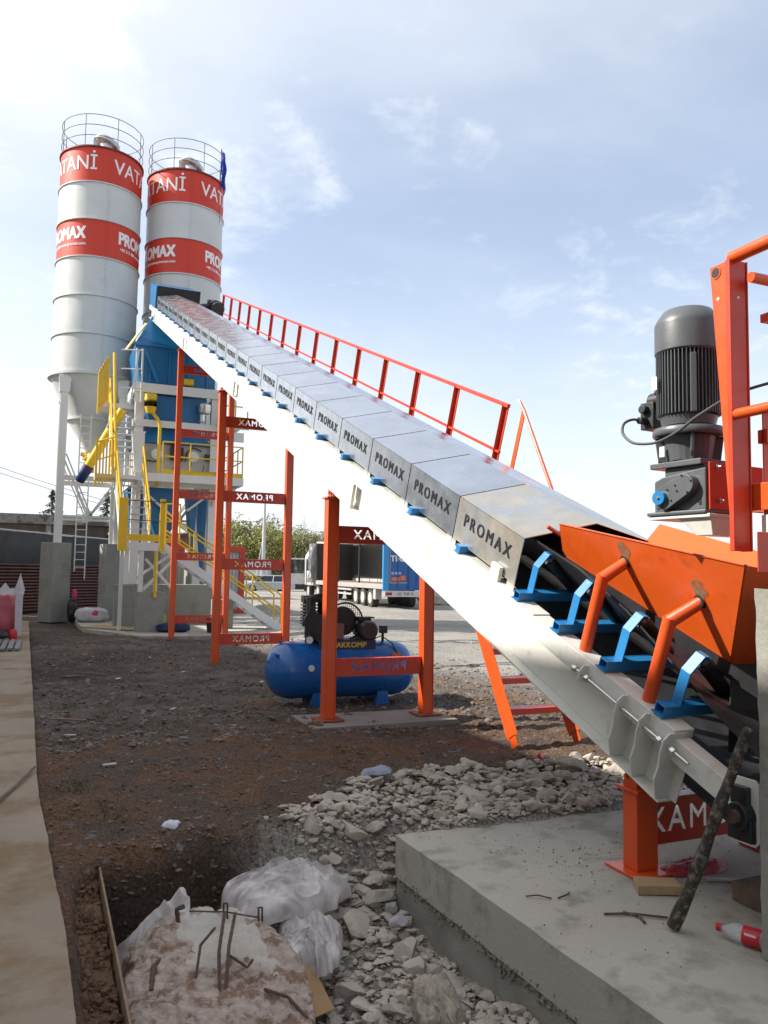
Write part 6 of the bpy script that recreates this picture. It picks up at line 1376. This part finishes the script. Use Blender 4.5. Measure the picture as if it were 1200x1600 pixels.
for (px, d, h, lab) in ((80, 68, 8.9, 'spruce rising behind the old roof left of the silo leg'), (166, 66, 8.6, 'dark spruce between the silo legs and the yellow stair')):
    p = PT(px, d); t = thing('spruce_tree', lab, 'tree', (p.x, p.y, -1.8)); mb = MB(); mb.cyl((p.x, p.y, -1.8), (p.x, p.y, h-2.2), .16, .03, n=8); mb.build('trunk', BARK, t)
    mb = MB(); rd = random.Random(px)
    for k in range(int(h*9)):
        f = k/(h*9); z = -.2+f*(h-2.0); R_ = (1-f)**.8*2.9*rd.uniform(.6, 1.15); a = rd.uniform(0, 6.28); tip = Vector((p.x+R_*math.cos(a), p.y+R_*math.sin(a), z-.25*R_)); root = Vector((p.x, p.y, z+.1))
        for q in range(40):
            c = root.lerp(tip, rd.random()); s_ = rd.uniform(.05, .16); v = Vector((rd.gauss(0, .6), rd.gauss(0, .6), -abs(rd.gauss(.5, .4)))).normalized(); b = v.orthogonal().normalized(); mb.add([c-b*s_*.4, c+b*s_*.4, c+v*s_*2.2], [(0, 1, 2)])
    mb.build('crown', SPR, t, recalc=False)
bl = ['bare tree at the far left edge', 'bare tree second from the left edge', 'smaller bare tree near the left spruce', 'bare tree showing beside the trestle top left of the pole']
for i, (px, d, h) in enumerate(((6, 80, 7.0), (32, 84, 7.0), (50, 88, 5.8), (352, 110, 9.0))):
    p = PT(px, d); t = thing('bare_tree', bl[i], 'tree', (p.x, p.y, -1.8)); mb = MB(); branchy(mb, (p.x, p.y, -1.8), h, random.Random(i+3), 5, .12, .42); mb.build('branches', mat('pale_bark', (.16, .13, .11), .9), t, recalc=False)
for i, (px, d, h) in enumerate(((455, 118, 10.5), (475, 120, 9.5), (495, 118, 8.5))):
    p = PT(px, d); t = thing('bare_tree', ['bare twiggy tree behind the green ones, tallest right of the trestle', 'bare twiggy tree above the lorry cab', 'bare twiggy tree just left of the low trestle post'][i], 'tree', (p.x, p.y, -1.8)); mb = MB(); branchy(mb, (p.x, p.y, -1.8), h, random.Random(i+30), 5, .10, .4); mb.build('branches', mat('pale_bark', (.16, .13, .11), .9), t, recalc=False)
p = PT(413, 82); t = thing('utility_pole', 'pale concrete utility pole with insulators rising above the trees', 'utility pole', (p.x, p.y, -1.8))
mb = MB(); mb.cyl((p.x, p.y, -1.8), (p.x, p.y, 7.2), .26, .12, n=12); mb.cyl((p.x-.9, p.y, -1.8), (p.x, p.y, 4.0), .05, n=6); mb.build('shaft', PANEL, t, smooth=True)
mb = MB(); mb.bar((p.x-1.5, p.y, 7.2), (p.x+1.3, p.y-.5, 7.2), .1, .1); mb.cyl((p.x, p.y, 7.2), (p.x, p.y, 7.8), .05, n=6)
for q in (-1.5, 0, 1.3): mb.cyl((p.x+q, p.y, 7.2), (p.x+q, p.y, 7.9), .09, n=8)
mb.build('crossarm', DG, t)
def wire(a, b, sag, r, label):
    a, b = Vector(a), Vector(b); mb = MB(); mb.tube([a.lerp(b, k/16)-Vector((0, 0, sag*4*(k/16)*(1-k/16))) for k in range(17)], r, 4); mb.build('power_line', CABLE, label=label, cat='power line')
A = Vector((p.x, p.y, 5.2))
q = PT(300, 84); wire(A, (q.x-6, q.y+2, 5.5), .4, .035, 'power line running left from the utility pole')
q = PT(760, 55); wire(A, (q.x, q.y, 3.3), 1.0, .028, 'upper power line running right from the utility pole over the trailer')
q = PT(760, 55); wire(A-Vector((0, 0, .8)), (q.x, q.y, 2.6), 1.2, .02, 'lower power line running right from the utility pole over the trailer')
a_ = PT(-120, 50); b_ = PT(260, 60)
wire((a_.x, a_.y, 7.9), (b_.x, b_.y, 4.0), .3, .022, 'upper of two wires crossing behind the left silo legs'); wire((a_.x, a_.y, 7.5), (b_.x, b_.y, 3.7), .3, .022, 'lower of two wires crossing behind the left silo legs')
# red skip glimpsed under the beam
p = PT(690, 46); sack('tarp_heap', 'grey heap of rubble and tarpaulin seen under the conveyor beam right of the trestle', 'heap', (p.x, p.y, -1.9), (1.3, 1.0, .45), RUB, 4)

# ---------------- hall on the left that shades the yard ----------------
t = thing('industrial_hall', 'long grey sheet-metal hall standing to the left of the yard', 'building', (-15, 6, -1.7))
HZ = 8.25
mb = MB(); mb.box(-24, -7.2, -30, 34, -1.7, HZ-.3); mb.build('wall', mat('hall_sheet', (.62, .61, .57), .6), t)
mb = MB(); mb.prism([(-24.4, HZ-.3), (-7.0, HZ-.3), (-7.0, HZ), (-15.6, HZ+1.6), (-24.4, HZ)], 1, -30.4, 34.4); mb.build('roof', mat('hall_roof', (.3, .3, .3), .6), t)
for y in range(-25, 33, 8):
    mb = MB(); mb.box(-7.199, -7.15, y, y+3, 1.5, 4.0); mb.build('window', GLASS, t)
for _o in list(bpy.data.objects):
    if _o.parent is None and _o.type in ('MESH', 'EMPTY') and 'label' not in _o: print('NO LABEL', _o.name)
